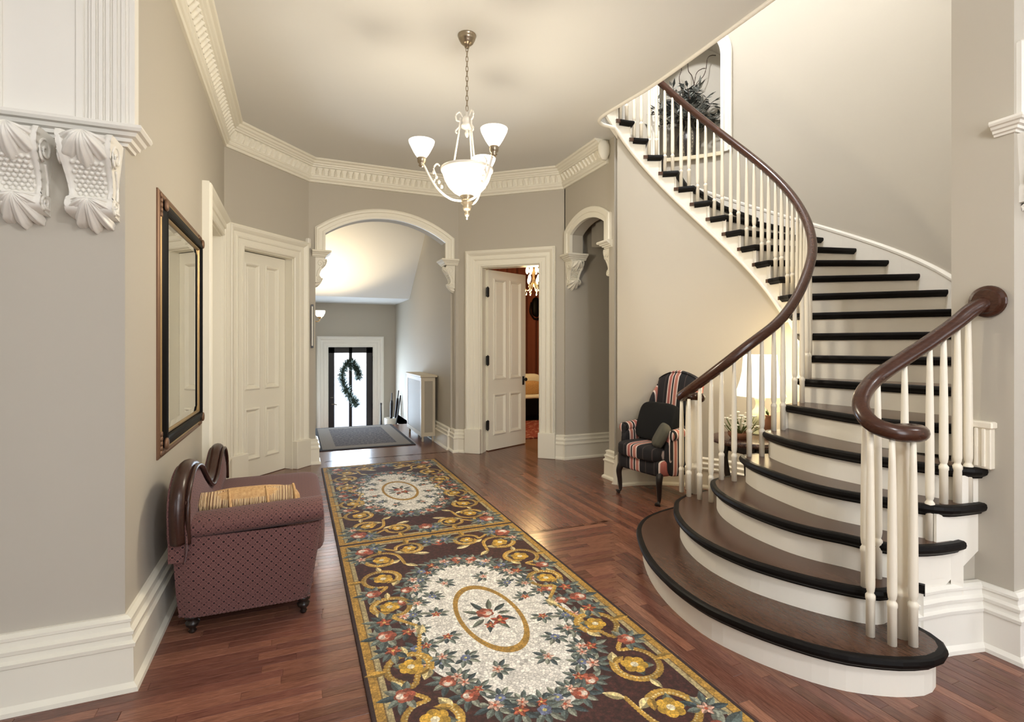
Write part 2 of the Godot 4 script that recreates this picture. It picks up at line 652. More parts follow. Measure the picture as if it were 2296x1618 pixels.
func scroll(c: Vector2, r: float, a0: float, dir: float, tail: Vector2) -> void:
	var gold := Color8(186, 146, 66)
	var pale := Color8(222, 202, 148)
	var pts := [tail]
	for k in 11:
		var t := k / 10.0
		var a := a0 + dir * t * 5.2
		pts.append(c + Vector2(cos(a), sin(a)) * r * (1.05 - 0.28 * t))
	stroke(pts, 0.012, 0.022, gold)
	var hi := []
	for p in pts:
		hi.append(c + (p - c) * 0.93)
	stroke(hi, 0.003, 0.006, pale)
	var e: Vector2 = pts[-1]
	var ea := a0 + dir * 5.2 + dir * PI / 2
	leafp(e, ea, 0.09, 0.05, pale)
	leafp(e, ea + 0.7 * dir, 0.08, 0.04, gold)
	leafp(pts[4], a0 + dir * 1.6, 0.1, 0.045, gold)
	leafp(pts[7], a0 + dir * 3.0, 0.08, 0.035, pale)
	leafp(tail, (tail - c).angle(), 0.1, 0.045, pale)
	leafp(c, a0 + 2.0, r * 0.75, 0.05, Color8(112, 118, 104))
	leafp(c, a0 + 3.2, r * 0.7, 0.045, Color8(84, 96, 94))
	flower(c, r * 0.5, 6, Color8(200, 158, 62), Color8(232, 220, 190), a0)

func sprig(c: Vector2, ang: float, s: float, kind: int) -> void:
	var greens := [Color8(138, 143, 130), Color8(92, 104, 102), Color8(116, 126, 118), Color8(66, 80, 84)]
	for k in 7:
		var a := ang + (k - 3) * 0.62
		leafp(c + Vector2(cos(a), sin(a)) * s * 0.3, a, s * (0.8 if k % 2 == 0 else 1.05), s * 0.40, greens[(k + kind) % 4])
	match kind % 4:
		0:
			rose(c, s * 0.52, ang)
		1:
			flower(c, s * 0.4, 5, Color8(112, 120, 152), Color8(200, 190, 120), ang)
		2:
			star(c, s * 0.5, Color8(222, 178, 158), Color8(190, 90, 60), ang)
		3:
			star(c, s * 0.5, Color8(176, 92, 66), Color8(214, 180, 110), ang)

func make_rug_material() -> void:
	rug = Image.create(RW, RH, false, Image.FORMAT_RGB8)
	rng.seed = 5
	var ground := noise(77, 0.05, 3)
	var gold := Color8(176, 136, 62)
	for y in RH:
		for x in RW:
			var p := Vector2((x + 0.5) / RW - 0.5, (y + 0.5) / RH - 0.5) * Vector2(1.41, 2.70)
			var e := minf(0.705 - absf(p.x), 1.35 - absf(p.y))
			var c := Color8(64, 32, 30) * (1.0 + 0.35 * ground.get_noise_2d(x, y))
			if e < 0.014:
				c = Color8(50, 30, 30)
			elif e < 0.05:
				c = gold
			elif e < 0.056:
				c = Color8(120, 96, 60)
			elif e < 0.082:
				c = Color8(172, 156, 116)
			else:
				var a := atan2(p.y / 0.78, p.x / 0.43)
				var r := Vector2(p.x / 0.43, p.y / 0.78).length()
				if r < 1.0 + 0.05 * sin(a * 10.0):
					c = Color8(228, 224, 217)
			rug.set_pixel(x, y, c)
	# wreath on the edge of the white field
	for k in 30:
		var a := TAU * k / 30.0
		var c := Vector2(cos(a) * 0.45, sin(a) * 0.80)
		var out := Vector2(cos(a) / 0.45, sin(a) / 0.80).angle()
		sprig(c, out + (0.7 if k % 2 else -0.7), 0.078, [0, 2, 1, 3, 2, 0][k % 6])
		sprig(c - Vector2(cos(out), sin(out)) * 0.05, out + PI, 0.06, [2, 1, 3][k % 3])
	# gold scrolls, mirrored into the four quarters
	for sx in [-1.0, 1.0]:
		for sy in [-1.0, 1.0]:
			var m := Vector2(sx, sy)
			scroll(Vector2(0.495, 0.30) * m, 0.115, PI / 2 if sx > 0 else PI / 2, -sx * sy, Vector2(0.40, 0.05) * m)
			scroll(Vector2(0.475, 0.68) * m, 0.125, -PI / 2 * sy, sx * sy, Vector2(0.56, 0.46) * m)
			scroll(Vector2(0.44, 0.98) * m, 0.12, PI if sx > 0 else 0.0, -sx * sy, Vector2(0.30, 0.86) * m)
			scroll(Vector2(0.22, 1.12) * m, 0.10, 0.0 if sx > 0 else PI, sx * sy, Vector2(0.40, 1.18) * m)
			sprig(Vector2(0.53, 1.17) * m, (m * Vector2(1, 1.2)).angle(), 0.13, 0)
			sprig(Vector2(0.46, 1.21) * m, (m * Vector2(-1, 0.4)).angle(), 0.08, 1)
			sprig(Vector2(0.57, 1.04) * m, (m * Vector2(0.5, -1)).angle(), 0.08, 2)
			sprig(Vector2(0.56, 0.49) * m, (m * Vector2(1, 0)).angle(), 0.09, 0)
			sprig(Vector2(0.55, 0.14) * m, (m * Vector2(1, 0.3)).angle(), 0.09, 3)
			leafp(Vector2(0.1, 0.98) * m, (m * Vector2(1, 0.3)).angle(), 0.12, 0.05, Color8(226, 208, 160))
			# sprigs in the white field round the oval
			for d in [[0.27, 0.12, 3], [0.24, 0.33, 1], [0.13, 0.47, 2], [0.30, 0.50, 2], [0.34, 0.28, 2]]:
				var q: Vector2 = Vector2(d[0], d[1]) * m
				sprig(q, q.angle() + 1.4 * sx * sy, 0.062, d[2])
	for sx in [-1.0, 1.0]:
		sprig(Vector2(0.56 * sx, 0), 0.0 if sx > 0 else PI, 0.1, 0)
		sprig(Vector2(0, 1.16 * sx), PI / 2 * sx, 0.12, 0)
		sprig(Vector2(0.07 * sx, 1.2), 0.4 * sx, 0.08, 1)
		sprig(Vector2(0.07 * sx, -1.2), 0.4 * sx, 0.08, 1)
	# gold oval and the bouquet in it
	paint(Vector2.ZERO, 0.45, gold, func(p: Vector2):
		var r := Vector2(p.x / 0.178, p.y / 0.375).length()
		return 0.97 if r < 1.0 and r > 0.865 else 0.0)
	paint(Vector2.ZERO, 0.45, Color8(228, 224, 217), func(p: Vector2): return 1.0 if Vector2(p.x / 0.154, p.y / 0.3245).length() < 1.0 else 0.0)
	for k in 10:
		var a := TAU * k / 10
		var d := Vector2(cos(a), sin(a))
		leafp(d * 0.05, a, 0.075 + 0.06 * absf(d.y), 0.034, [Color8(112, 118, 106), Color8(62, 76, 78)][k % 2])
	rose(Vector2(-0.015, -0.03), 0.05, 0.6)
	star(Vector2(0.035, 0.07), 0.055, Color8(170, 78, 54), Color8(214, 180, 110))
	star(Vector2(-0.03, 0.10), 0.035, Color8(182, 100, 76), Color8(214, 180, 110))
	# the little chips the pattern is laid from
	var cell := noise(13, 0.125, 1, FastNoiseLite.TYPE_CELLULAR)
	cell.cellular_return_type = FastNoiseLite.RETURN_DISTANCE2_SUB
	var tone := noise(13, 0.125, 1, FastNoiseLite.TYPE_CELLULAR)
	tone.cellular_return_type = FastNoiseLite.RETURN_CELL_VALUE
	for y in RH:
		for x in RW:
			var k := 1.0 + 0.12 * tone.get_noise_2d(x, y)
			if cell.get_noise_2d(x, y) < -0.86:
				k *= 0.80
			rug.set_pixel(x, y, rug.get_pixel(x, y) * k)
	var m := mat("runner_print", Color.WHITE, 0.75)
	m.albedo_texture = ImageTexture.create_from_image(rug)
	mat("runner_edge", Color8(50, 30, 30), 0.9)

# ---------------------------------------------------------------- the setting
const AB := Vector2(-0.70, 6.18)
const BC := Vector2(0.14, 7.11)
const CD := Vector2(2.12, 7.14)
const DE := Vector2(3.286, 6.15)

func casing_profile(w := 0.225) -> PackedVector2Array:
	# x across from the opening outwards, y out of the wall
	return pv2([[0, -0.02], [0, 0.022], [0.012, 0.034], [0.03, 0.034], [0.036, 0.024], [0.085, 0.024], [0.092, 0.036], [0.105, 0.04], [0.112, 0.032], [0.15, 0.034], [0.165, 0.05], [0.185, 0.066], [w - 0.025, 0.07], [w - 0.012, 0.062], [w - 0.008, 0.05], [w, 0.05], [w, -0.02]])

func base_profile() -> PackedVector2Array:
	return pv2([[-0.01, 0], [0.062, 0], [0.06, 0.018], [0.046, 0.032], [0.042, 0.036], [0.04, 0.185], [0.048, 0.19], [0.05, 0.206], [0.036, 0.216], [0.034, 0.236], [0.04, 0.24], [0.042, 0.256], [0.026, 0.268], [0.024, 0.29], [0.03, 0.294], [0.03, 0.306], [0.012, 0.318], [-0.01, 0.32]])

# wall plane helper: origin (plan), direction along the wall, normal into the hall
func wall_axes(a: Vector2, b: Vector2) -> Array:
	var d := (b - a).normalized()
	var n := Vector2(d.y, -d.x)      # to the right of travel: into the hall
	return [P(a.x, a.y, 0), P(d.x, d.y, 0), P(n.x, n.y, 0)]

func door_wall(called: String, a: Vector2, b: Vector2, t0: float, t1: float, top: float, height: float, thick: float, m: Material) -> void:
	var w := wall_axes(a, b)
	var l := (b - a).length()
	var st := flat()
	slab(st, pv2([[0, 0], [t0, 0], [t0, top], [t1, top], [t1, 0], [l, 0], [l, height], [0, height]]), w[0], w[1], Vector3.UP, w[2] * -thick)
	setting(st, called, m)

func panel_leaf(parent: Node3D, w: float, h: float, m: Material, both := false) -> void:
	# leaf in local x 0..w, y 0..h, front face z = 0
	var th := 0.045
	var s := 0.115
	var mid := w / 2
	var cols := [[s, mid - 0.05], [mid + 0.05, w - s]]
	var rows := [[0.22, 0.22 + h * 0.22], [0.22 + h * 0.22 + 0.23, h - 0.13]]
	var st := flat()
	for bx in [[0, s, 0, h], [w - s, w, 0, h], [mid - 0.05, mid + 0.05, 0, h], [s, mid - 0.05, 0, rows[0][0]], [mid + 0.05, w - s, 0, rows[0][0]], [s, mid - 0.05, rows[0][1], rows[1][0]], [mid + 0.05, w - s, rows[0][1], rows[1][0]], [s, mid - 0.05, rows[1][1], h], [mid + 0.05, w - s, rows[1][1], h]]:
		box(st, Vector3((bx[0] + bx[1]) / 2.0, (bx[2] + bx[3]) / 2.0, -th / 2), Vector3(bx[1] - bx[0], bx[3] - bx[2], th))
	put(st, "stile_frame", m, parent)
	for c in cols:
		for r in rows:
			var p := flat()
			box(p, Vector3((c[0] + c[1]) / 2.0, (r[0] + r[1]) / 2.0, -th / 2), Vector3(c[1] - c[0], r[1] - r[0], 0.014))
			box(p, Vector3((c[0] + c[1]) / 2.0, (r[0] + r[1]) / 2.0, -th / 2 + 0.004), Vector3(c[1] - c[0] - 0.09, r[1] - r[0] - 0.09, 0.022), 0.006)
			put(p, "panel", m, parent)
			var f := flat()
			for z in ([0.0, -th] if both else [0.0]):
				var out := Vector3(0, 0, 1) if z == 0.0 else Vector3(0, 0, -1)
				framing(f, Vector3(0, 0, z), Vector3.RIGHT, out, pv2([[c[0], r[0]], [c[1], r[0]], [c[1], r[1]], [c[0], r[1]]]), 1.0, pv2([[-0.012, -0.01], [-0.012, 0.01], [0.002, 0.016], [0.012, 0.01], [0.024, -0.008], [0.03, -0.016]]), true)
			put(f, "panel_moulding", m, parent)

func plain_door(called: String, a: Vector2, b: Vector2, t0: float, t1: float, top: float, deep: float) -> void:
	var w := wall_axes(a, b)
	var d := Node3D.new()
	d.name = called
	add_child(d)
	d.set_meta("kind", "structure")
	var st := flat()
	framing(st, w[0], w[1], w[2], pv2([[t0, 0], [t0, top], [t1, top], [t1, 0]]), 1.0, casing_profile())
	put(st, "casing", mats.trim, d)
	for t in [t0 - 0.1125, t1 + 0.1125]:
		var pl := flat()
		box(pl, w[0] + w[1] * t + Vector3.UP * 0.17 + w[2] * 0.034, Vector3(0.235, 0.34, 0.084), 0.006, Basis(w[1], Vector3.UP, w[2]))
		put(pl, "plinth_block", mats.trim, d)
	# lining of the opening
	var li := flat()
	for t in [t0, t1]:
		box(li, w[0] + w[1] * t + Vector3.UP * (top / 2) - w[2] * (deep / 2), Vector3(0.02, top, deep), 0.0, Basis(w[1], Vector3.UP, w[2]))
	box(li, w[0] + w[1] * ((t0 + t1) / 2) + Vector3.UP * top - w[2] * (deep / 2), Vector3(t1 - t0, 0.02, deep), 0.0, Basis(w[1], Vector3.UP, w[2]))
	put(li, "lining", mats.trim, d)
	var leaf := Node3D.new()
	leaf.name = "leaf"
	d.add_child(leaf)
	leaf.transform = Transform3D(Basis(w[1], Vector3.UP, w[2]), w[0] + w[1] * (t0 + 0.012) - w[2] * deep + Vector3.UP * 0.003)
	panel_leaf(leaf, t1 - t0 - 0.024, top - 0.02, mats.trim)

func arc(x0: float, x1: float, y0: float, rise: float, n := 18) -> Array:
	# segmental arch from (x0,y0) over to (x1,y0)
	var hw := (x1 - x0) / 2.0
	var r: float = (hw * hw + rise * rise) / (2.0 * rise)
	var c := Vector2((x0 + x1) / 2.0, y0 + rise - r)
	var a := asin(clampf(absf(hw) / r, 0, 1))
	var res := []
	for k in n + 1:
		var t := -a + 2.0 * a * k / n
		res.append([c.x + sin(t) * r * signf(hw), c.y + cos(t) * r])
	return res

func shelf_profile() -> PackedVector2Array:
	return pv2([[-0.02, 0], [0.012, 0], [0.016, 0.012], [0.03, 0.016], [0.034, 0.03], [0.05, 0.036], [0.058, 0.05], [0.072, 0.054], [0.08, 0.066], [0.076, 0.08], [0.06, 0.084], [-0.02, 0.084]])

func build_shell() -> void:
	# floor slab under the boards
	var st := flat()
	plate(st, pv2([[-4.2, -3.2], [6.7, -3.2], [6.7, 12.3], [2.05, 12.3], [2.05, 10.1], [0.2, 10.1], [0.2, 12.3], [-4.2, 12.3]]), -0.2, -0.003)
	var floor_node := setting(st, "floor", mats.board_0)
	lay_boards(floor_node)
	# ceiling, cut out over the stair
	var edge := ceiling_edge()
	var poly := [[-4.2, -3.2], [6.7, -3.2], [6.7, 1.5], [2.98, 1.5]]
	for k in range(edge.size() - 1, -1, -1):
		if edge[k].y > 1.52:
			poly.append([edge[k].x, edge[k].y])
	poly += [[3.15, 4.80], [3.4, 4.9], [3.4, 7.4], [-0.9, 7.4], [-0.9, 3.1], [-4.2, 3.1]]
	st = flat()
	plate(st, pv2(poly), CEIL, 4.2)
	setting(st, "ceiling", mats.ceiling)
	# left wall of the hall with its doorway
	st = flat()
	slab(st, pv2([[2.78, 0], [5.03, 0], [5.03, 2.6], [5.93, 2.6], [5.93, 0], [6.18, 0], [6.18, CEIL], [2.78, CEIL]]), Vector3(-0.70, 0, 0), Vector3(0, 0, -1), Vector3.UP, Vector3(-0.6, 0, 0))
	setting(st, "wall_left", mats.wall)
	plain_door("door_1", Vector2(-0.70, 0), Vector2(-0.70, 6.18), 5.03, 5.93, 2.6, 0.14)
	# the archway in front of it: near jamb, lintel, wall of the room on the left
	st = flat()
	pbox(st, -1.3, -0.7, -3.0, 0.6, 0, CEIL)
	pbox(st, -1.3, -0.7, 0.6, 2.78, 3.45, CEIL)
	setting(st, "wall_left_front", mats.wall)
	st = flat()
	pbox(st, -4.0, -1.3, 2.79, 2.98, 0, CEIL)
	pbox(st, -4.2, -4.0, -3.0, 3.0, 0, CEIL)
	setting(st, "wall_side_room", mats.wall)
	door_wall("wall_back_left", AB, BC, 0.24, 0.98, 2.57, CEIL, 0.2, mats.wall)
	plain_door("door_2", AB, BC, 0.24, 0.98, 2.57, 0.11)
	# back wall with the wide arch
	var w := wall_axes(BC, CD)
	var l := (CD - BC).length()
	var pts := [[0, 0], [0.08, 0], [0.08, 2.64], [0.19, 2.64]]
	pts += arc(0.19, 1.80, 2.95, 0.26)
	pts += [[1.80, 2.64], [1.94, 2.64], [1.94, 0], [l, 0], [l, CEIL], [0, CEIL]]
	st = flat()
	slab(st, pv2(pts), w[0], w[1], Vector3.UP, w[2] * -0.22)
	setting(st, "wall_back", mats.wall)
	door_wall("wall_back_right", CD, DE, 0.35, 1.19, 2.6, CEIL, 0.16, mats.wall)
	# wall with the narrow arch; t = 6.15 - v
	w = wall_axes(Vector2(3.29, 6.15), Vector2(3.29, 4.86))
	pts = [[0, 2.62], [0.17, 2.62]] + arc(0.17, 1.0, 2.94, 0.125) + [[1.0, 2.62], [1.07, 2.62], [1.07, 0], [1.29, 0], [1.29, CEIL], [0, CEIL]]
	st = flat()
	slab(st, pv2(pts), w[0], w[1], Vector3.UP, w[2] * -0.18)
	setting(st, "wall_right_far", mats.wall)
	st = flat()
	pbox(st, 3.29, 5.4, 6.13, 6.3, 0, CEIL)
	pbox(st, 5.3, 5.5, 4.5, 6.2, 0, CEIL)
	setting(st, "wall_corridor", mats.wall)
	# pier on the right, its jamb, and the room beyond it
	st = flat()
	pbox(st, 3.185, 3.9, 1.40, 1.66, 0, 7.0)
	pbox(st, 3.9, 6.5, 1.42, 1.62, 0, CEIL)
	setting(st, "wall_right", mats.wall)
	st = flat()
	pbox(st, 6.5, 6.7, -3.0, 1.62, 0, CEIL)
	pbox(st, 3.185, 3.785, -3.0, -0.4, 0, CEIL)
	pbox(st, 3.185, 3.785, -0.4, 1.40, 3.45, CEIL)
	setting(st, "wall_right_front", mats.wall)
	# wall behind the camera; its windows are added to let in fill light
	var wy0 := 0.5
	var wy1 := 3.2
	st = flat()
	var cuts := [[-3.3, -1.9], [0.2, 2.4], [4.4, 5.9]]
	var u := -4.2
	for c in cuts:
		pbox(st, u, c[0], -3.2, -3.0, 0, CEIL)
		pbox(st, c[0], c[1], -3.2, -3.0, 0, wy0)
		pbox(st, c[0], c[1], -3.2, -3.0, wy1, CEIL)
		u = c[1]
	pbox(st, u, 6.7, -3.2, -3.0, 0, CEIL)
	setting(st, "wall_front", mats.wall)
	var k := 0
	for c in cuts:
		k += 1
		var wn := Node3D.new()
		wn.name = "added_window_%d" % k
		add_child(wn)
		wn.set_meta("kind", "structure")
		st = flat()
		var mid: float = (c[0] + c[1]) / 2
		for x in [c[0] + 0.03, mid, c[1] - 0.03]:
			pbox(st, x - 0.03, x + 0.03, -3.14, -3.06, wy0, wy1)
		for y in [wy0 + 0.03, (wy0 + wy1) / 2, wy1 - 0.03]:
			pbox(st, c[0], c[1], -3.14, -3.06, y - 0.03, y + 0.03)
		put(st, "added_window_frame", mats.white_trim, wn)
		st = flat()
		pbox(st, c[0], c[1], -3.104, -3.098, wy0, wy1)
		put(st, "pane", mats.glass, wn)
	# added unseen shell, keeps sky light out of the voids between the rooms
	st = flat()
	pbox(st, -4.4, -4.2, -3.2, 12.3, -0.9, 7.2)
	pbox(st, 6.7, 6.9, -3.2, 12.3, -0.9, 7.2)
	pbox(st, -4.2, 0.0, 12.1, 12.3, -0.9, 7.2)
	pbox(st, 2.2, 3.5, 12.1, 12.3, -0.9, 7.2)
	pbox(st, 4.0, 6.7, 12.1, 12.3, -0.9, 7.2)
	pbox(st, 0.0, 2.2, 12.1, 12.3, 2.4, 7.2)
	pbox(st, 3.5, 4.0, 12.1, 12.3, 2.4, 7.2)
	pbox(st, -4.2, 6.7, -3.2, -3.0, CEIL, 7.2)
	setting(st, "wall_light_block", mats.wall)
	st = flat()
	pbox(st, -4.4, 6.9, -3.2, 12.3, 7.2, 7.4)
	setting(st, "ceiling_light_block", mats.ceiling)
	# unseen upper floor, placed to enclose the light round the stair
	st = flat()
	pbox(st, -0.9, -0.7, 1.2, 7.4, 4.2, 7.0)
	pbox(st, -0.9, 3.2, 7.14, 7.4, 4.2, 7.0)
	pbox(st, -0.9, 3.9, 1.2, 1.40, 4.2, 7.0)
	pbox(st, 2.95, 3.15, 5.82, 7.3, 4.2, 7.0)
	setting(st, "wall_upper_unseen", mats.wall)
	st = flat()
	pbox(st, -0.9, 5.6, 1.2, 7.4, 7.0, 7.2)
	setting(st, "ceiling_upper_unseen", mats.ceiling)
	build_stairwell()
	build_vestibule()
	build_far_room()
	build_mouldings()

func ceiling_edge() -> Array:
	# plan line of the ceiling's edge over the stair, from the string round to the front
	return curve([Vector2(3.09, 4.755), Vector2(2.98, 4.74), Vector2(2.90, 4.66), Vector2(2.885, 4.5), Vector2(2.92, 4.2), Vector2(2.96, 3.85), Vector2(2.97, 3.2), Vector2(2.97, 1.5)], 6)

func build_stairwell() -> void:
	# tall curved wall behind the stair with an arched niche
	var r := 2.08
	var n0 := 36.5
	var n1 := 57.5
	var sill := 3.9
	var spring := 5.1
	var hw := deg_to_rad((n1 - n0) / 2) * r
	var st := smooth()
	var at := func(a: float, rr: float, h: float): return P(WELL.x + cos(deg_to_rad(a)) * rr, WELL.y + sin(deg_to_rad(a)) * rr, h)
	var top := func(a: float):
		var x: float = deg_to_rad(a - (n0 + n1) / 2) * r
		return spring + sqrt(maxf(0.0, hw * hw - x * x))
	var marks := []
	for k in 31:
		marks.append(lerpf(-86.0, n0, k / 30.0))
	for k in range(1, 17):
		marks.append(lerpf(n0, n1, k / 16.0))
	for k in range(1, 13):
		marks.append(lerpf(n1, 96.0, k / 12.0))
	for k in marks.size() - 1:
		var a: float = marks[k]
		var b: float = marks[k + 1]
		var mid := (a + b) / 2
		var low := 0.0 if mid < 57.0 else (2.8 if mid < 81.0 else CEIL)
		if mid > n0 and mid < n1:
			quad(st, at.call(a, r, low), at.call(b, r, low), at.call(b, r, sill), at.call(a, r, sill))
			quad(st, at.call(a, r, top.call(a)), at.call(b, r, top.call(b)), at.call(b, r, 7.0), at.call(a, r, 7.0))
			quad(st, at.call(a, r + 0.15, low), at.call(b, r + 0.15, low), at.call(b, r + 0.15, sill), at.call(a, r + 0.15, sill))
		else:
			quad(st, at.call(a, r, low), at.call(b, r, low), at.call(b, r, 7.0), at.call(a, r, 7.0))
			quad(st, at.call(a, r + 0.15, low), at.call(b, r + 0.15, low), at.call(b, r + 0.15, 7.0), at.call(a, r + 0.15, 7.0))
	setting(st, "wall_stair", mats.wall)
	# the niche: back, cheeks, vault, sill
	st = flat()
	var rb := r + 0.42
	for k in range(30, 46):
		var a: float = marks[k]
		var b: float = marks[k + 1]
		quad(st, at.call(a, rb, sill - 0.1), at.call(b, rb, sill - 0.1), at.call(b, rb, top.call(b)), at.call(a, rb, top.call(a)))
		quad(st, at.call(a, r, top.call(a)), at.call(b, r, top.call(b)), at.call(b, rb, top.call(b)), at.call(a, rb, top.call(a)))
	for a in [n0, n1]:
		quad(st, at.call(a, r, sill - 0.1), at.call(a, rb, sill - 0.1), at.call(a, rb, spring), at.call(a, r, spring))
	var niche := setting(st, "wall_niche", mats.wall)
	st = flat()
	for k in range(30, 46):
		var a: float = marks[k]
		var b: float = marks[k + 1]
		var q := []
		for rr in [r - 0.05, rb]:
			for h in [sill - 0.045, sill]:
				q.append(at.call(a, rr, h))
				q.append(at.call(b, rr, h))
		quad(st, q[0], q[1], q[3], q[2])
		quad(st, q[2], q[3], q[7], q[6])
		quad(st, q[0], q[4], q[5], q[1])
	for a in [n0, n1]:
		quad(st, at.call(a, r - 0.05, sill - 0.045), at.call(a, rb, sill - 0.045), at.call(a, rb, sill), at.call(a, r - 0.05, sill))
	put(st, "sill", mats.cream_sill, niche)
	# casing round the niche, bent to the wall
	var path := []
	path.append([n0, sill])
	path.append([n0, spring])
	for k in range(1, 24):
		var t := PI * (1.0 - k / 24.0)
		path.append([(n0 + n1) / 2 - rad_to_deg(cos(t) * -hw / r), spring + sin(t) * hw])
	path.append([n1, spring])
	path.append([n1, sill])
	var flatp := PackedVector2Array()
	for p in path:
		flatp.append(Vector2(deg_to_rad(p[0]) * r, p[1]))
	var mt := mitres(flatp, 1.0)
	var pts := []
	var aa := []
	var bb := []
	for k in path.size():
		var a: float = deg_to_rad(path[k][0])
		pts.append(at.call(path[k][0], r, path[k][1]))
		aa.append(P(-sin(a), cos(a), 0) * mt[k].x + Vector3.UP * mt[k].y)
		bb.append(P(-cos(a), -sin(a), 0))
	st = flat()
	sweep(st, pts, aa, bb, pv2([[-0.01, -0.02], [-0.01, 0.03], [0.03, 0.036], [0.036, 0.022], [0.075, 0.026], [0.082, 0.05], [0.115, 0.056], [0.125, 0.04], [0.125, -0.02]]))
	put(st, "casing", mats.white_trim, niche)

func build_vestibule() -> void:
	var st := flat()
	pbox(st, 0.0, 0.2, 7.3, 12.1, -0.7, 4.7)
	setting(st, "wall_vestibule_left", mats.wall)
	st = flat()
	pbox(st, 2.05, 2.2, 7.3, 12.1, -0.7, 4.7)
	setting(st, "wall_vestibule_right", mats.wall)
	st = flat()
	slab(st, pv2([[0.2, -0.7], [0.63, -0.7], [0.63, 1.47], [1.56, 1.47], [1.56, -0.7], [2.05, -0.7], [2.05, 2.5], [0.2, 2.5]]), P(0, 11.9, 0), Vector3.RIGHT, Vector3.UP, Vector3(0, 0, -0.2))
	setting(st, "wall_vestibule_end", mats.wall)
	st = flat()
	slab(st, pv2([[7.3, 4.60], [10.27, 2.42], [11.95, 2.42], [11.95, 2.55], [10.33, 2.55], [7.3, 4.75]]), P(0.1, 0, 0), Vector3(0, 0, -1), Vector3.UP, Vector3(2.05, 0, 0))
	setting(st, "ceiling_vestibule", mats.ceiling)
	st = flat()
	pbox(st, 0.1, 2.15, 10.1, 10.4, -0.8, -0.165)
	pbox(st, 0.1, 2.15, 10.4, 10.7, -0.8, -0.33)
	pbox(st, 0.1, 2.15, 10.7, 11.0, -0.8, -0.49)
	pbox(st, 0.1, 2.15, 11.0, 12.1, -0.8, -0.65)
	setting(st, "floor_vestibule", mats.board_3)
	# front door: dark frame, two tall panes
	var d := Node3D.new()
	d.name = "door_4"
	add_child(d)
	d.set_meta("kind", "structure")
	st = flat()
	framing(st, P(0, 11.9, 0), Vector3.RIGHT, Vector3(0, 0, 1), pv2([[0.63, -0.65], [0.63, 1.47], [1.56, 1.47], [1.56, -0.65]]), 1.0, casing_profile(0.235))
	put(st, "casing", mats.white_trim, d)
	st = flat()
	for x in [[0.63, 0.755], [1.06, 1.125], [1.43, 1.56]]:
		pbox(st, x[0], x[1], 11.94, 11.99, -0.65, 1.47)
	pbox(st, 0.63, 1.56, 11.94, 11.99, 1.345, 1.47)
	pbox(st, 0.63, 1.56, 11.94, 11.99, -0.65, -0.3)
	put(st, "leaf_frame", mats.front_door, d)
	for x in [[0.755, 1.06], [1.125, 1.43]]:
		st = flat()
		pbox(st, x[0], x[1], 11.962, 11.968, -0.3, 1.345)
		put(st, "pane", mats.glass, d)
	for h in [1.15, 0.1]:
		st = flat()
		pbox(st, 1.545, 1.575, 11.90, 11.95, h, h + 0.12)
		put(st, "hinge", mats.black_metal, d)
	st = smooth()
	tubec(st, [P(0.70, 11.935, 0.24), P(0.70, 11.88, 0.24), P(0.76, 11.87, 0.24), P(0.80, 11.87, 0.225)], 0.012)
	lathe(st, pv2([[0, -0.006], [0.03, -0.006], [0.03, 0.006], [0, 0.006]]), 12, P(0.70, 11.93, 0.38))
	put(st, "door_handle", mats.steel, d)
	st = flat()
	pbox(st, -12, 14, 12.15, 40, -0.9, -0.8)
	setting(st, "ground_outside", mats.outside_ground)

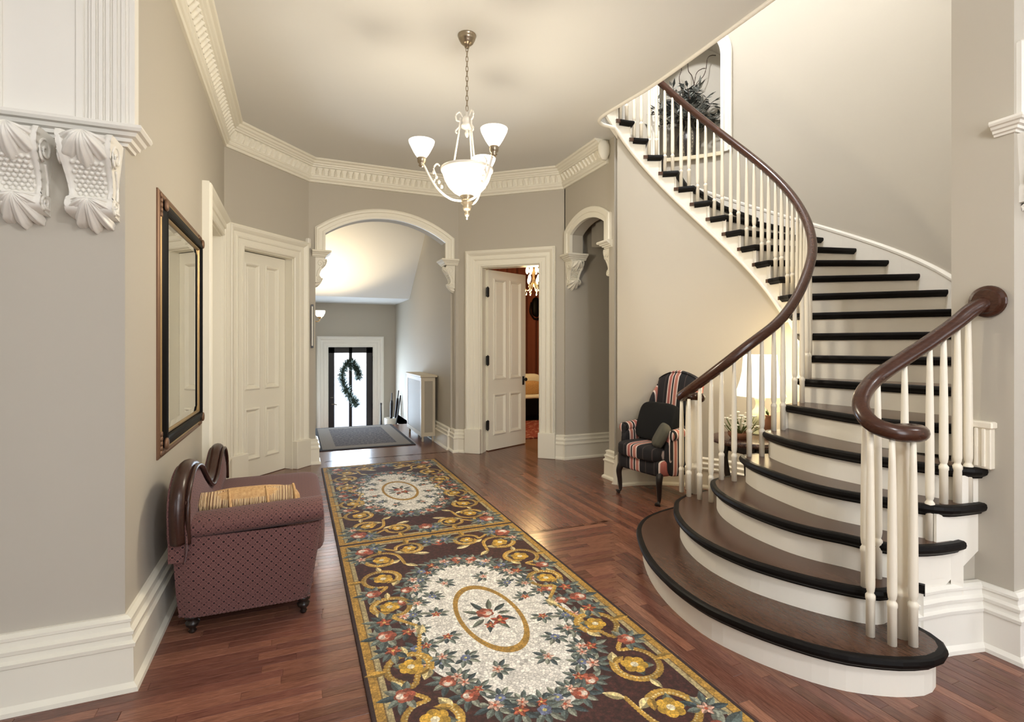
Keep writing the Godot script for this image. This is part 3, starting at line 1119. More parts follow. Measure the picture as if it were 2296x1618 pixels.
func build_far_room() -> void:
	# the room seen through the door that stands ajar
	var st := flat()
	pbox(st, 2.2, 3.55, 10.6, 10.8, 0, 3.6)
	pbox(st, 3.95, 6.5, 10.6, 10.8, 0, 3.6)
	pbox(st, 3.55, 3.95, 10.6, 10.8, 0, 1.2)
	pbox(st, 3.55, 3.95, 10.6, 10.8, 2.1, 3.6)
	pbox(st, 6.4, 6.6, 6.3, 10.7, 0, 3.6)
	setting(st, "wall_far_room", mats.dark_room)
	st = flat()
	plate(st, pv2([[2.2, 7.35], [3.36, 6.34], [6.6, 6.34], [6.6, 10.8], [2.2, 10.8]]), 3.6, 3.8)
	setting(st, "ceiling_far_room", mats.dark_room)
	var w := wall_axes(CD, DE)
	var d := Node3D.new()
	d.name = "door_3"
	add_child(d)
	d.set_meta("kind", "structure")
	st = flat()
	framing(st, w[0], w[1], w[2], pv2([[0.35, 0], [0.35, 2.6], [1.19, 2.6], [1.19, 0]]), 1.0, casing_profile())
	put(st, "casing", mats.trim, d)
	for t in [0.35 - 0.1125, 1.19 + 0.1125]:
		var pl := flat()
		box(pl, w[0] + w[1] * t + Vector3.UP * 0.17 + w[2] * 0.034, Vector3(0.235, 0.34, 0.084), 0.006, Basis(w[1], Vector3.UP, w[2]))
		put(pl, "plinth_block", mats.trim, d)
	st = flat()
	var bs := Basis(w[1], Vector3.UP, w[2])
	for t in [0.35, 1.19]:
		box(st, w[0] + w[1] * t + Vector3.UP * 1.3 - w[2] * 0.08, Vector3(0.02, 2.6, 0.16), 0.0, bs)
	box(st, w[0] + w[1] * 0.77 + Vector3.UP * 2.6 - w[2] * 0.08, Vector3(0.84, 0.02, 0.16), 0.0, bs)
	put(st, "lining", mats.trim, d)
	var leaf := Node3D.new()
	leaf.name = "leaf"
	d.add_child(leaf)
	# hinged at the left jamb on the room side, standing open
	leaf.transform = Transform3D(bs * Basis(Vector3.UP, deg_to_rad(65)), w[0] + w[1] * 0.40 - w[2] * 0.14 + Vector3.UP * 0.012)
	panel_leaf(leaf, 0.80, 2.57, mats.trim, true)
	for y in [0.36, 1.28, 2.25]:
		st = flat()
		box(st, Vector3(-0.012, y, 0.0), Vector3(0.05, 0.13, 0.02), 0.003)
		tubec(st, [Vector3(-0.02, y - 0.075, 0.012), Vector3(-0.02, y + 0.075, 0.012)], 0.01, 8)
		put(st, "hinge", mats.black_metal, leaf)
	st = smooth()
	blob(st, Vector3(0.745, 0.98, 0.055), Vector3(0.028, 0.028, 0.02), 1.0, 1.0, 12)
	tubec(st, [Vector3(0.745, 0.98, 0), Vector3(0.745, 0.98, 0.05)], 0.009)
	box(st, Vector3(0.745, 0.96, 0.003), Vector3(0.04, 0.13, 0.006))
	put(st, "knob", mats.black_metal, leaf)

func build_mouldings() -> void:
	# crown
	var path := pv2([[-0.70, 0.0], [-0.70, 6.18], [0.14, 7.11], [2.12, 7.14], [3.29, 6.15], [3.29, 5.09]])
	var st := flat()
	moulding(st, path, -1.0, pv2([[-0.01, 3.58], [0.022, 3.58], [0.028, 3.592], [0.028, 3.604], [0.042, 3.61], [0.05, 3.622], [0.05, 3.64], [0.058, 3.646], [0.062, 3.66], [0.052, 3.668], [0.085, 3.752], [0.10, 3.756], [0.104, 3.77], [0.118, 3.776], [0.122, 3.79], [0.14, 3.80], [0.15, 3.818], [0.172, 3.824], [0.18, 3.835], [0.18, 3.85], [-0.01, 3.85]]))
	var crown := setting(st, "trim_1", mats.trim)
	# one carved leaf, repeated along the frieze
	var lf := smooth()
	grid(lf, func(s: float, t: float):
		var x := (s - 0.5) * 2.0
		var wd := 0.033 * (1.0 - 0.25 * absf(sin(t * 9.5)) - 0.55 * t * t)
		var hgt := 0.022 * (1.0 - x * x) * (0.5 + 0.9 * t) - 0.008 * absf(sin(t * 9.5)) * absf(x) + 0.006 * (1.0 - absf(x)) - 0.003
		return Vector3(x * wd, t * 0.088, hgt), 6, 8)
	lf.generate_normals()
	var leaf_mesh := lf.commit()
	for k in path.size() - 1:
		var a := path[k]
		var b := path[k + 1]
		if k == 0:
			a = Vector2(-0.70, 1.9)
		var w := wall_axes(a, b)
		var l := (b - a).length()
		var n := int((l - 0.12) / 0.074)
		for i in n:
			var o := put_mesh(leaf_mesh, "carved_leaf", mats.trim, crown)
			var tilt := Basis(Vector3.RIGHT, 0.375)
			o.transform = Transform3D(Basis(w[1], Vector3.UP, w[2]) * tilt, w[0] + w[1] * (0.06 + (l - 0.12) * (i + 0.5) / n) + w[2] * 0.052 + Vector3.UP * 3.665)
	# curled end of the crown by the stair
	st = smooth()
	lathe(st, pv2([[0.0, -0.03], [0.03, -0.028], [0.05, 0.0], [0.075, 0.05], [0.08, 0.12], [0.055, 0.18], [0.0, 0.19]]), 14, P(3.22, 5.075, 3.635), 1.0, 0.5)
	put(st, "end_scroll", mats.trim, crown)
	# bead and face on the ceiling's edge over the stair, running on down the string
	# baseboards
	var runs := [
		["baseboard_left", [[-3.98, 2.78], [-0.70, 2.78], [-0.70, 4.80]], -1.0],
		["baseboard_back_left", [[-0.70 + 0.669 * 1.21, 6.18 + 0.741 * 1.21], [0.14, 7.11], [0.225, 7.111], [0.225, 7.32], [0.2, 7.33]], -1.0],
		["baseboard_back", [[2.05, 10.05], [2.05, 7.36], [2.078, 7.36], [2.078, 7.138], [2.12, 7.14], [2.12 + 0.762 * 0.12, 7.14 - 0.647 * 0.12]], -1.0],
		["baseboard_back_right", [[2.12 + 0.762 * 1.42, 7.14 - 0.647 * 1.42], [3.286, 6.14], [3.29, 6.128], [5.3, 6.128]], -1.0],
		["baseboard_right_far", [[3.47, 5.08], [3.29, 5.08], [3.29, 4.86], [3.2, 4.78]], -1.0],
		["baseboard_vestibule_left", [[0.2, 7.34], [0.2, 10.05]], -1.0],
	]
	for r in runs:
		st = flat()
		moulding(st, pv2(r[1]), r[2], base_profile())
		setting(st, r[0], mats.trim)
	# casing round the wide arch
	var w := wall_axes(BC, CD)
	st = flat()
	var cas := pv2([[-0.01, -0.02], [-0.01, 0.02], [0.02, 0.026], [0.026, 0.018], [0.066, 0.02], [0.072, 0.034], [0.098, 0.04], [0.105, 0.028], [0.115, 0.026], [0.115, -0.02]])
	framing(st, w[0], w[1], w[2], pv2([[0.19, 2.72]] + arc(0.19, 1.80, 2.95, 0.26) + [[1.80, 2.72]]), 1.0, cas)
	var ca := setting(st, "trim_2", mats.trim)
	st = flat()
	shelf_run(st, w, [[0.19, -0.22], [0.19, 0.0], [0.04, 0.0]], 2.636, -1.0)
	put(st, "shelf", mats.trim, ca)
	st = flat()
	shelf_run(st, w, [[1.80, -0.22], [1.80, 0.0], [1.97, 0.0]], 2.636, 1.0)
	put(st, "shelf", mats.trim, ca)
	# casing round the narrow arch
	w = wall_axes(Vector2(3.29, 6.15), Vector2(3.29, 4.86))
	st = flat()
	framing(st, w[0], w[1], w[2], pv2([[0.17, 2.70]] + arc(0.17, 1.0, 2.94, 0.125) + [[1.0, 2.70]]), 1.0, pv2([[-0.01, -0.02], [-0.01, 0.02], [0.05, 0.024], [0.056, 0.034], [0.11, 0.04], [0.12, 0.028], [0.12, -0.02]]))
	ca = setting(st, "trim_3", mats.trim)
	st = flat()
	shelf_run(st, w, [[0.17, -0.22], [0.17, 0.0], [0.015, 0.0]], 2.616, -1.0)
	put(st, "shelf", mats.trim, ca)
	st = flat()
	shelf_run(st, w, [[1.0, -0.22], [1.0, 0.0], [1.14, 0.0]], 2.616, 1.0)
	put(st, "shelf", mats.trim, ca)
	# white panelled arch jamb over the shelf at the front left
	st = flat()
	pbox(st, -1.32, -0.70, 2.765, 2.80, 2.44, CEIL)
	pbox(st, -0.82, -0.665, 2.745, 2.80, 2.44, CEIL)
	for x in [-0.80, -0.775, -0.75, -0.725, -0.695]:
		pbox(st, x - 0.007, x + 0.007, 2.733, 2.75, 2.44, CEIL)
	pbox(st, -0.675, -0.655, 2.74, 2.80, 2.44, CEIL)
	pbox(st, -0.87, -0.84, 2.755, 2.80, 2.44, CEIL, 0.004)
	pbox(st, -1.14, -1.11, 2.755, 2.80, 2.44, CEIL, 0.004)
	var jamb := setting(st, "trim_4", mats.white_trim)
	st = flat()
	moulding(st, pv2([[-1.35, 2.78], [-0.70, 2.78], [-0.70, 2.89]]), -1.0, shelf_profile(), 2.375)
	put(st, "shelf", mats.white_trim, jamb)
	# its counterpart at the right edge
	var shelf_small := PackedVector2Array()
	for p in shelf_profile():
		shelf_small.append(p * Vector2(0.7, 0.85))
	st = flat()
	moulding(st, pv2([[3.185, 1.475], [3.185, 1.40], [3.85, 1.40]]), -1.0, shelf_small, 2.525)
	var jr := setting(st, "trim_5", mats.white_trim)
	st = flat()
	pbox(st, 3.205, 3.85, 1.37, 1.42, 2.59, 2.97, 0.012)
	put(st, "casing", mats.white_trim, jr)
	st = flat()
	moulding(st, pv2([[2.72, 1.61], [2.95, 1.585], [3.185, 1.535], [3.185, 1.40], [3.9, 1.40]]), -1.0, base_profile())
	setting(st, "baseboard_right", mats.white_trim)

# shelf moulding on the reveal of an arch and round onto the wall; points are (t along wall, n out of wall)
func shelf_run(st: SurfaceTool, w: Array, run: Array, h: float, side: float) -> void:
	var loc := PackedVector2Array()
	for p in run:
		loc.append(Vector2(p[0], p[1]))
	var mt := mitres(loc, side)
	# choose the side that points out of the masonry
	var pts := []
	var aa := []
	var bb := []
	for k in loc.size():
		pts.append(w[0] + w[1] * loc[k].x + w[2] * loc[k].y + Vector3.UP * h)
		aa.append(w[1] * mt[k].x + w[2] * mt[k].y)
		bb.append(Vector3.UP)
	sweep(st, pts, aa, bb, shelf_profile())

func lay_boards(parent: Node3D) -> void:
	rng.seed = 21
	var wd := 0.057
	var list := []
	# boards that run away from the camera
	var k := 0
	var u := -0.62
	while u < 5.2:
		var spans := []
		if u > 2.5:
			spans = [[0.6, 7.2]]
		elif u > 0.3:
			spans = [[0.6, minf(3.1 + (u - 2.06) / 0.63, 3.8)], [3.8, 7.2]]
		if u > 3.29:
			spans = [[2.6, 4.9], [4.9, 6.13]]
		if u > 4.2:
			spans = [[4.9, 6.13]]
		for s in spans:
			var x: float = s[0] - rng.randf() * 0.6
			while x < s[1]:
				var l: float = snappedf(rng.randf_range(0.5, 1.3), 0.1)
				var a := maxf(x, s[0])
				var b := minf(x + l, s[1])
				if b - a > 0.03:
					list.append([u + wd / 2, (a + b) / 2, b - a, true])
				x += l
		u += wd
	# boards that run across
	var v := 0.6
	while v < 10.06:
		var u0 := -0.70
		var u1: float = 2.06 + (v - 3.1) * 0.63 if v < 3.8 else 0.33
		if v > 7.12:
			u0 = 0.2
			u1 = 2.05
		elif v > 6.18:
			u0 = -0.70 + (v - 6.18) * 0.9
		if v < 2.75:
			u0 = -1.4
		var x := u0 - rng.randf() * 0.6
		while x < u1:
			var l: float = snappedf(rng.randf_range(0.5, 1.3), 0.1)
			var a := maxf(x, u0)
			var b := minf(x + l, u1)
			if b - a > 0.03:
				list.append([(a + b) / 2, v + wd / 2, b - a, false])
			x += l
		v += wd
	# nearest boards in the picture are pieces of their own
	var dist := func(q: Array) -> float:
		var z: float = 0.381 * q[0] + 0.9245 * q[1]
		var x: float = 0.9245 * q[0] - 0.381 * q[1]
		if z < 1.9 or absf(x / z) > 1.06:
			return 99.0
		if q[0] > 0.36 and q[0] < 1.64 and q[1] > 1.42 and q[1] < 6.7:
			return 98.0
		if q[0] > 2.35 and q[1] > 1.75 and q[1] < 3.2:
			return 97.0
		return z
	var keyed := []
	for q in list:
		keyed.append([dist.call(q), q])
	keyed.sort_custom(func(a, b): return a[0] < b[0])
	var cache := {}
	var bulk_v := flat()
	var bulk_u := flat()
	for i in keyed.size():
		var q: Array = keyed[i][1]
		if i < 290 and keyed[i][0] < 90.0:
			var key := snappedf(q[2], 0.05)
			var ln: float = q[2]
			var mesh: ArrayMesh
			if absf(key - ln) < 0.001 and cache.has(key):
				mesh = cache[key]
			else:
				var st := boxm(Vector3(ln - 0.0012, 0.014, wd - 0.0012), 0.0012)
				st.generate_normals()
				mesh = st.commit()
				cache[key] = mesh
			var o := put_mesh(mesh, "floorboard", mats["board_%d" % (rng.randi() % 8)], parent, P(q[0], q[1], -0.007))
			if q[3]:
				o.rotation.y = PI / 2
		else:
			var c := Color(1, 1, 1) * rng.randf_range(0.6, 1.15)
			var st: SurfaceTool = bulk_v if q[3] else bulk_u
			st.set_color(c)
			if q[3]:
				box(st, Vector3(q[1], -0.007, q[0]), Vector3(q[2] - 0.0012, 0.014, wd - 0.0012))
			else:
				box(st, P(q[0], q[1], -0.007), Vector3(q[2] - 0.0012, 0.014, wd - 0.0012))
	var bm: StandardMaterial3D = mats.board_0.duplicate()
	bm.vertex_color_use_as_albedo = true
	var a := put(bulk_u, "floorboards", bm, parent)
	a.set_meta("kind", "stuff")
	var b := put(bulk_v, "floorboards", bm, parent)
	b.rotation.y = PI / 2
	b.set_meta("kind", "stuff")

# ---------------------------------------------------------------- the stair
const AIN := {5: -98.0, 6: -82.0, 7: -67.0, 8: -55.0, 9: -44.5, 10: -34.6, 11: -25.0, 12: -15.5, 13: -6.0, 14: 3.6}

func a_in(n: float) -> float:
	if n >= 14.0:
		return 3.6 + 9.7 * (n - 14.0)
	var k := clampi(int(floor(n)), 5, 13)
	return lerpf(AIN[k], AIN[k + 1], n - k)

func n_at(a: float) -> float:
	if a >= 3.6:
		return 14.0 + (a - 3.6) / 9.7
	for k in range(13, 4, -1):
		if a >= AIN[k]:
			return k + (a - AIN[k]) / (AIN[k + 1] - AIN[k])
	return 5.0 + (a + 98.0) / 16.0

func polar(a: float, r: float) -> Vector2:
	return WELL + Vector2(cos(deg_to_rad(a)), sin(deg_to_rad(a))) * r

const K := 48
func nosing_line(n: int) -> Array:
	var p := []
	match n:
		1: p = [[2.95, 3.47], [2.80, 3.445], [2.64, 3.40], [2.47, 3.32], [2.29, 3.155], [2.13, 2.90], [2.02, 2.66], [1.955, 2.443], [1.925, 2.245], [1.926, 2.071], [1.96, 1.923], [2.004, 1.80], [2.06, 1.689], [2.122, 1.592], [2.196, 1.511], [2.287, 1.446], [2.354, 1.408], [2.434, 1.378], [2.516, 1.363], [2.605, 1.381], [2.66, 1.42], [2.695, 1.48], [2.71, 1.56]]
		2: p = [[3.0, 3.25], [2.86, 3.23], [2.72, 3.18], [2.595, 3.106], [2.493, 2.995], [2.405, 2.886], [2.307, 2.71], [2.24, 2.525], [2.212, 2.331], [2.226, 2.129], [2.27, 1.979], [2.327, 1.851], [2.391, 1.743], [2.462, 1.65], [2.53, 1.60], [2.60, 1.59], [2.66, 1.61], [2.72, 1.64]]
		3: p = [[3.05, 2.98], [2.92, 2.975], [2.79, 2.94], [2.70, 2.86], [2.594, 2.698], [2.524, 2.509], [2.488, 2.308], [2.487, 2.102], [2.525, 1.95], [2.586, 1.831], [2.63, 1.72], [2.70, 1.62], [2.80, 1.57], [2.90, 1.545], [3.0, 1.535]]
		4: p = [[3.12, 2.86], [3.02, 2.86], [2.93, 2.825], [2.826, 2.636], [2.755, 2.398], [2.715, 2.157], [2.733, 1.99], [2.78, 1.86], [2.83, 1.74], [2.88, 1.63], [2.96, 1.55], [3.08, 1.525], [3.20, 1.515]]
		5: p = [[3.22, 2.80], [3.14, 2.79], [3.07, 2.745], [2.967, 2.507], [2.915, 2.241], [2.93, 1.975], [2.97, 1.84], [3.02, 1.70], [3.07, 1.59], [3.13, 1.53], [3.22, 1.505]]
		6: p = [[3.334, 2.804], [3.255, 2.44], [3.21, 2.14], [3.24, 1.9], [3.38, 1.69]]
	if n >= 7:
		var a := polar(a_in(n), 0.95)
		var b := polar(-5.0 + 10.0 * (n - 14), 2.078)
		var q := []
		for k in K:
			q.append(a.lerp(b, float(k) / (K - 1)))
		return q
	var v := []
	for e in p:
		v.append(Vector2(e[0], e[1]))
	return resample(curve(v, 6), K)

func rail_height(a: float) -> float:
	return RISE * n_at(a) + lerpf(0.695, 0.80, smoothstep(-86.0, -60.0, a))

func baluster(parent: Node3D, q: Vector2, h0: float, h1: float) -> void:
	var l := h1 - h0
	var st := smooth()
	var prof := [[0.0, 0.0], [0.0185, 0.0], [0.0185, 0.165], [0.021, 0.17], [0.021, 0.185], [0.0145, 0.195], [0.0135, 0.20], [0.0165, 0.207], [0.019, 0.225]]
	for k in 7:
		var t := k / 6.0
		prof.append([lerpf(0.0195, 0.0115, t * t), lerpf(0.24, l, t)])
	prof.append([0.0, l])
	lathe(st, pv2(prof), 10)
	put(st, "baluster", mats.baluster, parent, P(q.x, q.y, h0))

func rail_tube(st: SurfaceTool, pts: Array) -> void:
	var n := pts.size()
	tube(st, pts, func(t: float):
		var e := minf(1.0, minf(t, 1.0 - t) * n / 2.0 + 0.25)
		return Vector2(0.036, 0.037) * clampf(e, 0.3, 1.0), 14)

func build_stair() -> void:
	var o := thing("staircase", "curved white staircase with dark treads sweeping up to the right", "staircase")
	var lines := {}
	for n in range(1, 26):
		lines[n] = nosing_line(n)
	for n in range(1, 24):
		var c: Array = lines[n]
		var c2: Array = lines[n + 1]
		var h := n * RISE
		var tops := flat()
		var face := flat()
		var dirs := []
		for k in K:
			var tan: Vector2 = (c[mini(k + 1, K - 1)] - c[maxi(k - 1, 0)]).normalized()
			var inw := Vector2(tan.y, -tan.x)            # left end to right end: inward is to the left of travel
			if inw.dot(c2[K / 2] - c[K / 2]) < 0 and n >= 7:
				inw = -inw
			if n < 7:
				inw = Vector2(-tan.y, tan.x)
			dirs.append(inw)
		# the tread's back edge follows the next riser, cut off where this tread ends
		if n < 6:
			var cut := K - 1
			while cut > 2 and c2[cut].x > c[K - 1].x + 0.04 and cut > K / 2:
				cut -= 1
			c2 = resample(c2.slice(0, cut + 1), K)
		for k in K - 1:
			var f := []
			for j in [k, k + 1]:
				var back: Vector2 = c2[j] + (c2[j] - c[j]).normalized() * 0.04
				var front: Vector2 = c[j] + dirs[j] * 0.012
				f.append(P(front.x, front.y, h))
				f.append(P(back.x, back.y, h))
				f.append(P(front.x, front.y, h - 0.034))
				f.append(P(back.x, back.y, h - 0.034))
			quad(tops, f[0], f[4], f[5], f[1])
			quad(tops, f[2], f[3], f[7], f[6])
			if k == 0:
				quad(tops, f[0], f[1], f[3], f[2])
			if k == K - 2:
				quad(tops, f[4], f[6], f[7], f[5])
			var g := []
			for j in [k, k + 1]:
				var r: Vector2 = c[j] + dirs[j] * 0.032
				g.append(P(r.x, r.y, h - RISE))
				g.append(P(r.x, r.y, h - 0.03))
			quad(face, g[0], g[2], g[3], g[1])
		# ends of the solid under the curved steps
		if n < 7:
			for j in [0, K - 1]:
				var p0: Vector2 = c[j] + dirs[j] * 0.032
				var p1: Vector2 = c2[j] + (c2[j] - c[j]).normalized() * 0.04
				quad(face, P(p0.x, p0.y, 0), P(p1.x, p1.y, 0), P(p1.x, p1.y, h - 0.03), P(p0.x, p0.y, h - 0.03))
		put(face, "riser", mats.stair_paint, o)
		var tread := put(tops, "tread", mats.tread_wood, o)
		# dark moulded nosing, returned at the open end of the upper treads
		var pts := []
		var aa := []
		var bb := []
		if n >= 7:
			for q in [polar(a_in(n + 1) - 0.5, 0.945), polar(lerpf(a_in(n), a_in(n + 1), 0.5), 0.945), polar(a_in(n), 0.945)]:
				pts.append(P(q.x, q.y, h))
				var d: Vector2 = (WELL - q).normalized()
				aa.append(P(d.x, d.y, 0))
				bb.append(Vector3.UP)
			var mit: Vector2 = (WELL - c[0]).normalized() - dirs[0]
			aa[2] = P(mit.x, mit.y, 0)
		for k in K:
			if n >= 7 and k % 4 != 3 or n >= 7 and k == 0:
				continue
			pts.append(P(c[k].x, c[k].y, h))
			aa.append(P(-dirs[k].x, -dirs[k].y, 0))
			bb.append(Vector3.UP)
		if n < 6:
			# dark return along the right-hand end of the step
			var e: Vector2 = c2[K - 1] + (c2[K - 1] - c[K - 1]).normalized() * 0.045
			var ed: Vector2 = (e - c[K - 1]).normalized()
			var eo: Vector2 = Vector2(ed.y, -ed.x)
			var mm: Vector2 = eo - dirs[K - 1]
			mm = mm / maxf(0.5, 1.0 + eo.dot(-dirs[K - 1]))
			aa[-1] = P(mm.x, mm.y, 0)
			pts.append(P(e.x, e.y, h))
			aa.append(P(eo.x, eo.y, 0))
			bb.append(Vector3.UP)
		var nose := flat()
		sweep(nose, pts, aa, bb, pv2([[-0.03, -0.056], [-0.014, -0.056], [-0.010, -0.048], [-0.001, -0.042], [0.008, -0.034], [0.012, -0.02], [0.009, -0.005], [0.0, 0.0008], [-0.024, 0.0008]]))
		put(nose, "nosing", mats.nosing, tread)
	# string on the well side
	var st := flat()
	var step := 1.0
	var a := -84.0
	var rs := 0.975
	while a < 100.0:
		var top: float = floor(n_at(a + 0.01)) * RISE - 0.03
		var p := polar(a, rs)
		var q := polar(a + step, rs)
		var p2 := polar(a, rs + 0.06)
		var q2 := polar(a + step, rs + 0.06)
		var l0: float = n_at(a) * RISE - 0.33
		var l1: float = n_at(a + step) * RISE - 0.33
		quad(st, P(p.x, p.y, l0), P(q.x, q.y, l1), P(q.x, q.y, top), P(p.x, p.y, top))
		quad(st, P(p.x, p.y, l0), P(p2.x, p2.y, l0), P(q2.x, q2.y, l1), P(q.x, q.y, l1))
		a += step
	put(st, "string", mats.stair_paint, o)
	# bead along the foot of the string, round under the ceiling's edge
	var pts := []
	a = -20.0
	while a < 95.0:
		var q := polar(a, 0.968)
		pts.append(P(q.x, q.y, n_at(a) * RISE - 0.33))
		a += 3.0
	var edge := ceiling_edge()
	for k in range(1, edge.size()):
		pts.append(P(edge[k].x, edge[k].y, CEIL - 0.004))
	st = smooth()
	tubec(st, pts, 0.018, 8)
	put(st, "bead", mats.stair_paint, o)
	st = flat()
	for k in edge.size() - 1:
		quad(st, P(edge[k].x, edge[k].y, CEIL), P(edge[k + 1].x, edge[k + 1].y, CEIL), P(edge[k + 1].x, edge[k + 1].y, 4.25), P(edge[k].x, edge[k].y, 4.25))
	put(st, "edge_face", mats.stair_paint, o)
	# skirting on the wall side
	st = flat()
	pts = []
	var aa := []
	var bb := []
	a = -46.0
	while a < 96.0:
		var q := polar(a, 2.08)
		pts.append(P(q.x, q.y, (14.0 + (a + 5.0) / 10.0) * RISE))
		aa.append(P(-cos(deg_to_rad(a)), -sin(deg_to_rad(a)), 0))
		bb.append(Vector3.UP)
		a += 3.0
	sweep(st, pts, aa, bb, pv2([[-0.01, -0.22], [0.014, -0.22], [0.014, 0.085], [0.022, 0.092], [0.024, 0.112], [0.012, 0.13], [-0.01, 0.132]]))
	put(st, "skirting", mats.white_trim, o)
	# closed panel under the treads at the right-hand side
	st = flat()
	var d := Vector3(0.465, 0, 0.06).normalized()
	slab(st, pv2([[0, 0.16], [0.20, 0.285], [0.47, 0.465], [0.47, 0.85], [0.36, 0.85], [0.36, 0.672], [0.19, 0.672], [0.19, 0.495], [0.03, 0.495], [0.03, 0.32], [0.0, 0.32]]), P(2.72, 1.615, 0), d, Vector3.UP, Vector3(0, 0, 0.012))
	put(st, "side_string", mats.stair_paint, o)
	st = flat()
	slab(st, pv2([[0, 0.0], [0.47, 0.0], [0.47, 0.60], [0.2, 0.45], [0.0, 0.3]]), P(2.72, 1.63, 0), d, Vector3.UP, Vector3(0, 0, 0.012))
	put(st, "side_panel", mats.wall, o)
	# white end block of the wall string, standing on the fifth step
	st = flat()
	pbox(st, 3.15, 3.19, 1.475, 1.56, 0.89, 1.105, 0.004)
	pbox(st, 3.14, 3.19, 1.465, 1.57, 1.09, 1.125, 0.006)
	pbox(st, 3.14, 3.17, 1.495, 1.51, 0.90, 1.09, 0.003)
	pbox(st, 3.14, 3.17, 1.525, 1.54, 0.90, 1.09, 0.003)
	put(st, "end_block", mats.baluster, o)
	# balusters: well side
	for n in range(6, 24):
		for f in [0.3, 0.78]:
			var al := lerpf(a_in(n), a_in(n + 1), f)
			baluster(o, polar(al, 1.0), n * RISE, rail_height(al) - 0.025)
	var foot := [[2.758, 3.16, 2, 1.115], [2.78, 3.07, 2, 1.225], [2.81, 2.985, 2, 1.285], [2.84, 2.915, 3, 1.35], [2.895, 2.85, 3, 1.42], [2.985, 2.80, 4, 1.505], [3.075, 2.772, 4, 1.574], [3.18, 2.762, 5, 1.645], [3.27, 2.762, 5, 1.715], [2.79, 3.28, 2, 1.09], [2.88, 3.315, 2, 1.085]]
	for f in foot:
		baluster(o, Vector2(f[0], f[1]), f[2] * RISE, f[3] - 0.02)
	# balusters: right side
	for f in [[2.42, 1.58, 1, 1.14], [2.435, 1.495, 1, 1.115], [2.515, 1.456, 1, 1.112], [2.495, 1.654, 2, 1.255], [2.65, 1.694, 2, 1.335], [2.80, 1.66, 3, 1.425], [2.915, 1.612, 3, 1.50], [2.995, 1.594, 4, 1.56], [3.075, 1.576, 4, 1.62], [3.135, 1.56, 4, 1.66]]:
		baluster(o, Vector2(f[0], f[1]), f[2] * RISE, f[3] - 0.02)
	# newels
	for f in [[2.55, 1.523, 1, 1.085], [2.865, 3.215, 2, 1.075]]:
		st = smooth()
		var l: float = f[3] - f[2] * RISE
		lathe(st, pv2([[0, 0], [0.038, 0], [0.038, 0.19], [0.043, 0.195], [0.043, 0.215], [0.03, 0.23], [0.036, 0.245], [0.041, 0.28], [0.036, l * 0.7], [0.03, l - 0.06], [0.036, l - 0.05], [0.036, l], [0, l]]), 14)
		put(st, "newel", mats.baluster, o, P(f[0], f[1], f[2] * RISE))
	# handrails
	var left := [Vector3(2.90, 1.092, -3.22), Vector3(2.945, 1.092, -3.24), Vector3(2.93, 1.094, -3.295), Vector3(2.865, 1.096, -3.325), Vector3(2.79, 1.104, -3.285), Vector3(2.757, 1.153, -3.17), Vector3(2.79, 1.2525, -3.03), Vector3(2.86, 1.381, -2.885), Vector3(2.96, 1.487, -2.81), Vector3(3.075, 1.574, -2.772), Vector3(3.19, 1.651, -2.76)]
	a = -84.0
	while a < 100.0:
		var q := polar(a, 1.005 + 0.015 * smoothstep(-80.0, -45.0, a) * smoothstep(30.0, -20.0, a))
		left.append(P(q.x, q.y, rail_height(a)))
		a += 8.0
	st = smooth()
	rail_tube(st, curve(left, 5))
	put(st, "handrail", mats.rail_wood, o)
	st = smooth()
	rail_tube(st, curve([P(2.535, 1.53, 1.105), P(2.585, 1.545, 1.105), P(2.625, 1.52, 1.105), P(2.60, 1.475, 1.107), P(2.52, 1.452, 1.112), P(2.44, 1.485, 1.118), P(2.408, 1.56, 1.145), P(2.435, 1.63, 1.20), P(2.50, 1.67, 1.262), P(2.62, 1.69, 1.335), P(2.78, 1.66, 1.43), P(2.92, 1.615, 1.52), P(3.04, 1.575, 1.605), P(3.11, 1.54, 1.672), P(3.15, 1.515, 1.702), P(3.184, 1.502, 1.716)], 7))
	var hr := put(st, "handrail", mats.rail_wood, o)
	st = flat()
	lathe(st, pv2([[0, 0.0], [0.072, 0.0], [0.08, 0.008], [0.076, 0.02], [0.062, 0.024], [0.056, 0.034], [0, 0.036]]), 32)
	var ro := put(st, "rosette", mats.rail_wood, hr)
	ro.transform = Transform3D(Basis(Vector3(0, 0, 1), PI / 2), P(3.185, 1.50, 1.72))
	st = smooth()
	blob(st, P(2.56, 1.525, 1.115), Vector3(0.05, 0.028, 0.05), 0.7, 1.0, 14)
	put(st, "volute_eye", mats.rail_wood, hr)
	# walls under the stair: the curved wall of the well
	st = smooth()
	for rr in [0.995, 1.05]:
		for k in 96:
			var a0 := lerpf(-92.0, 91.0, k / 96.0)
			var a1 := lerpf(-92.0, 91.0, (k + 1) / 96.0)
			var p := polar(a0, rr)
			var q := polar(a1, rr)
			quad(st, P(p.x, p.y, 0), P(q.x, q.y, 0), P(q.x, q.y, n_at(a1) * RISE - 0.31), P(p.x, p.y, n_at(a0) * RISE - 0.31))
	setting(st, "wall_under_stair", mats.wall)
	var bp := PackedVector2Array()
	for k in 50:
		bp.append(polar(lerpf(90.0, -70.0, k / 49.0), 0.995))
	st = flat()
	moulding(st, bp, -1.0, base_profile())
	setting(st, "baseboard_under_stair", mats.trim)

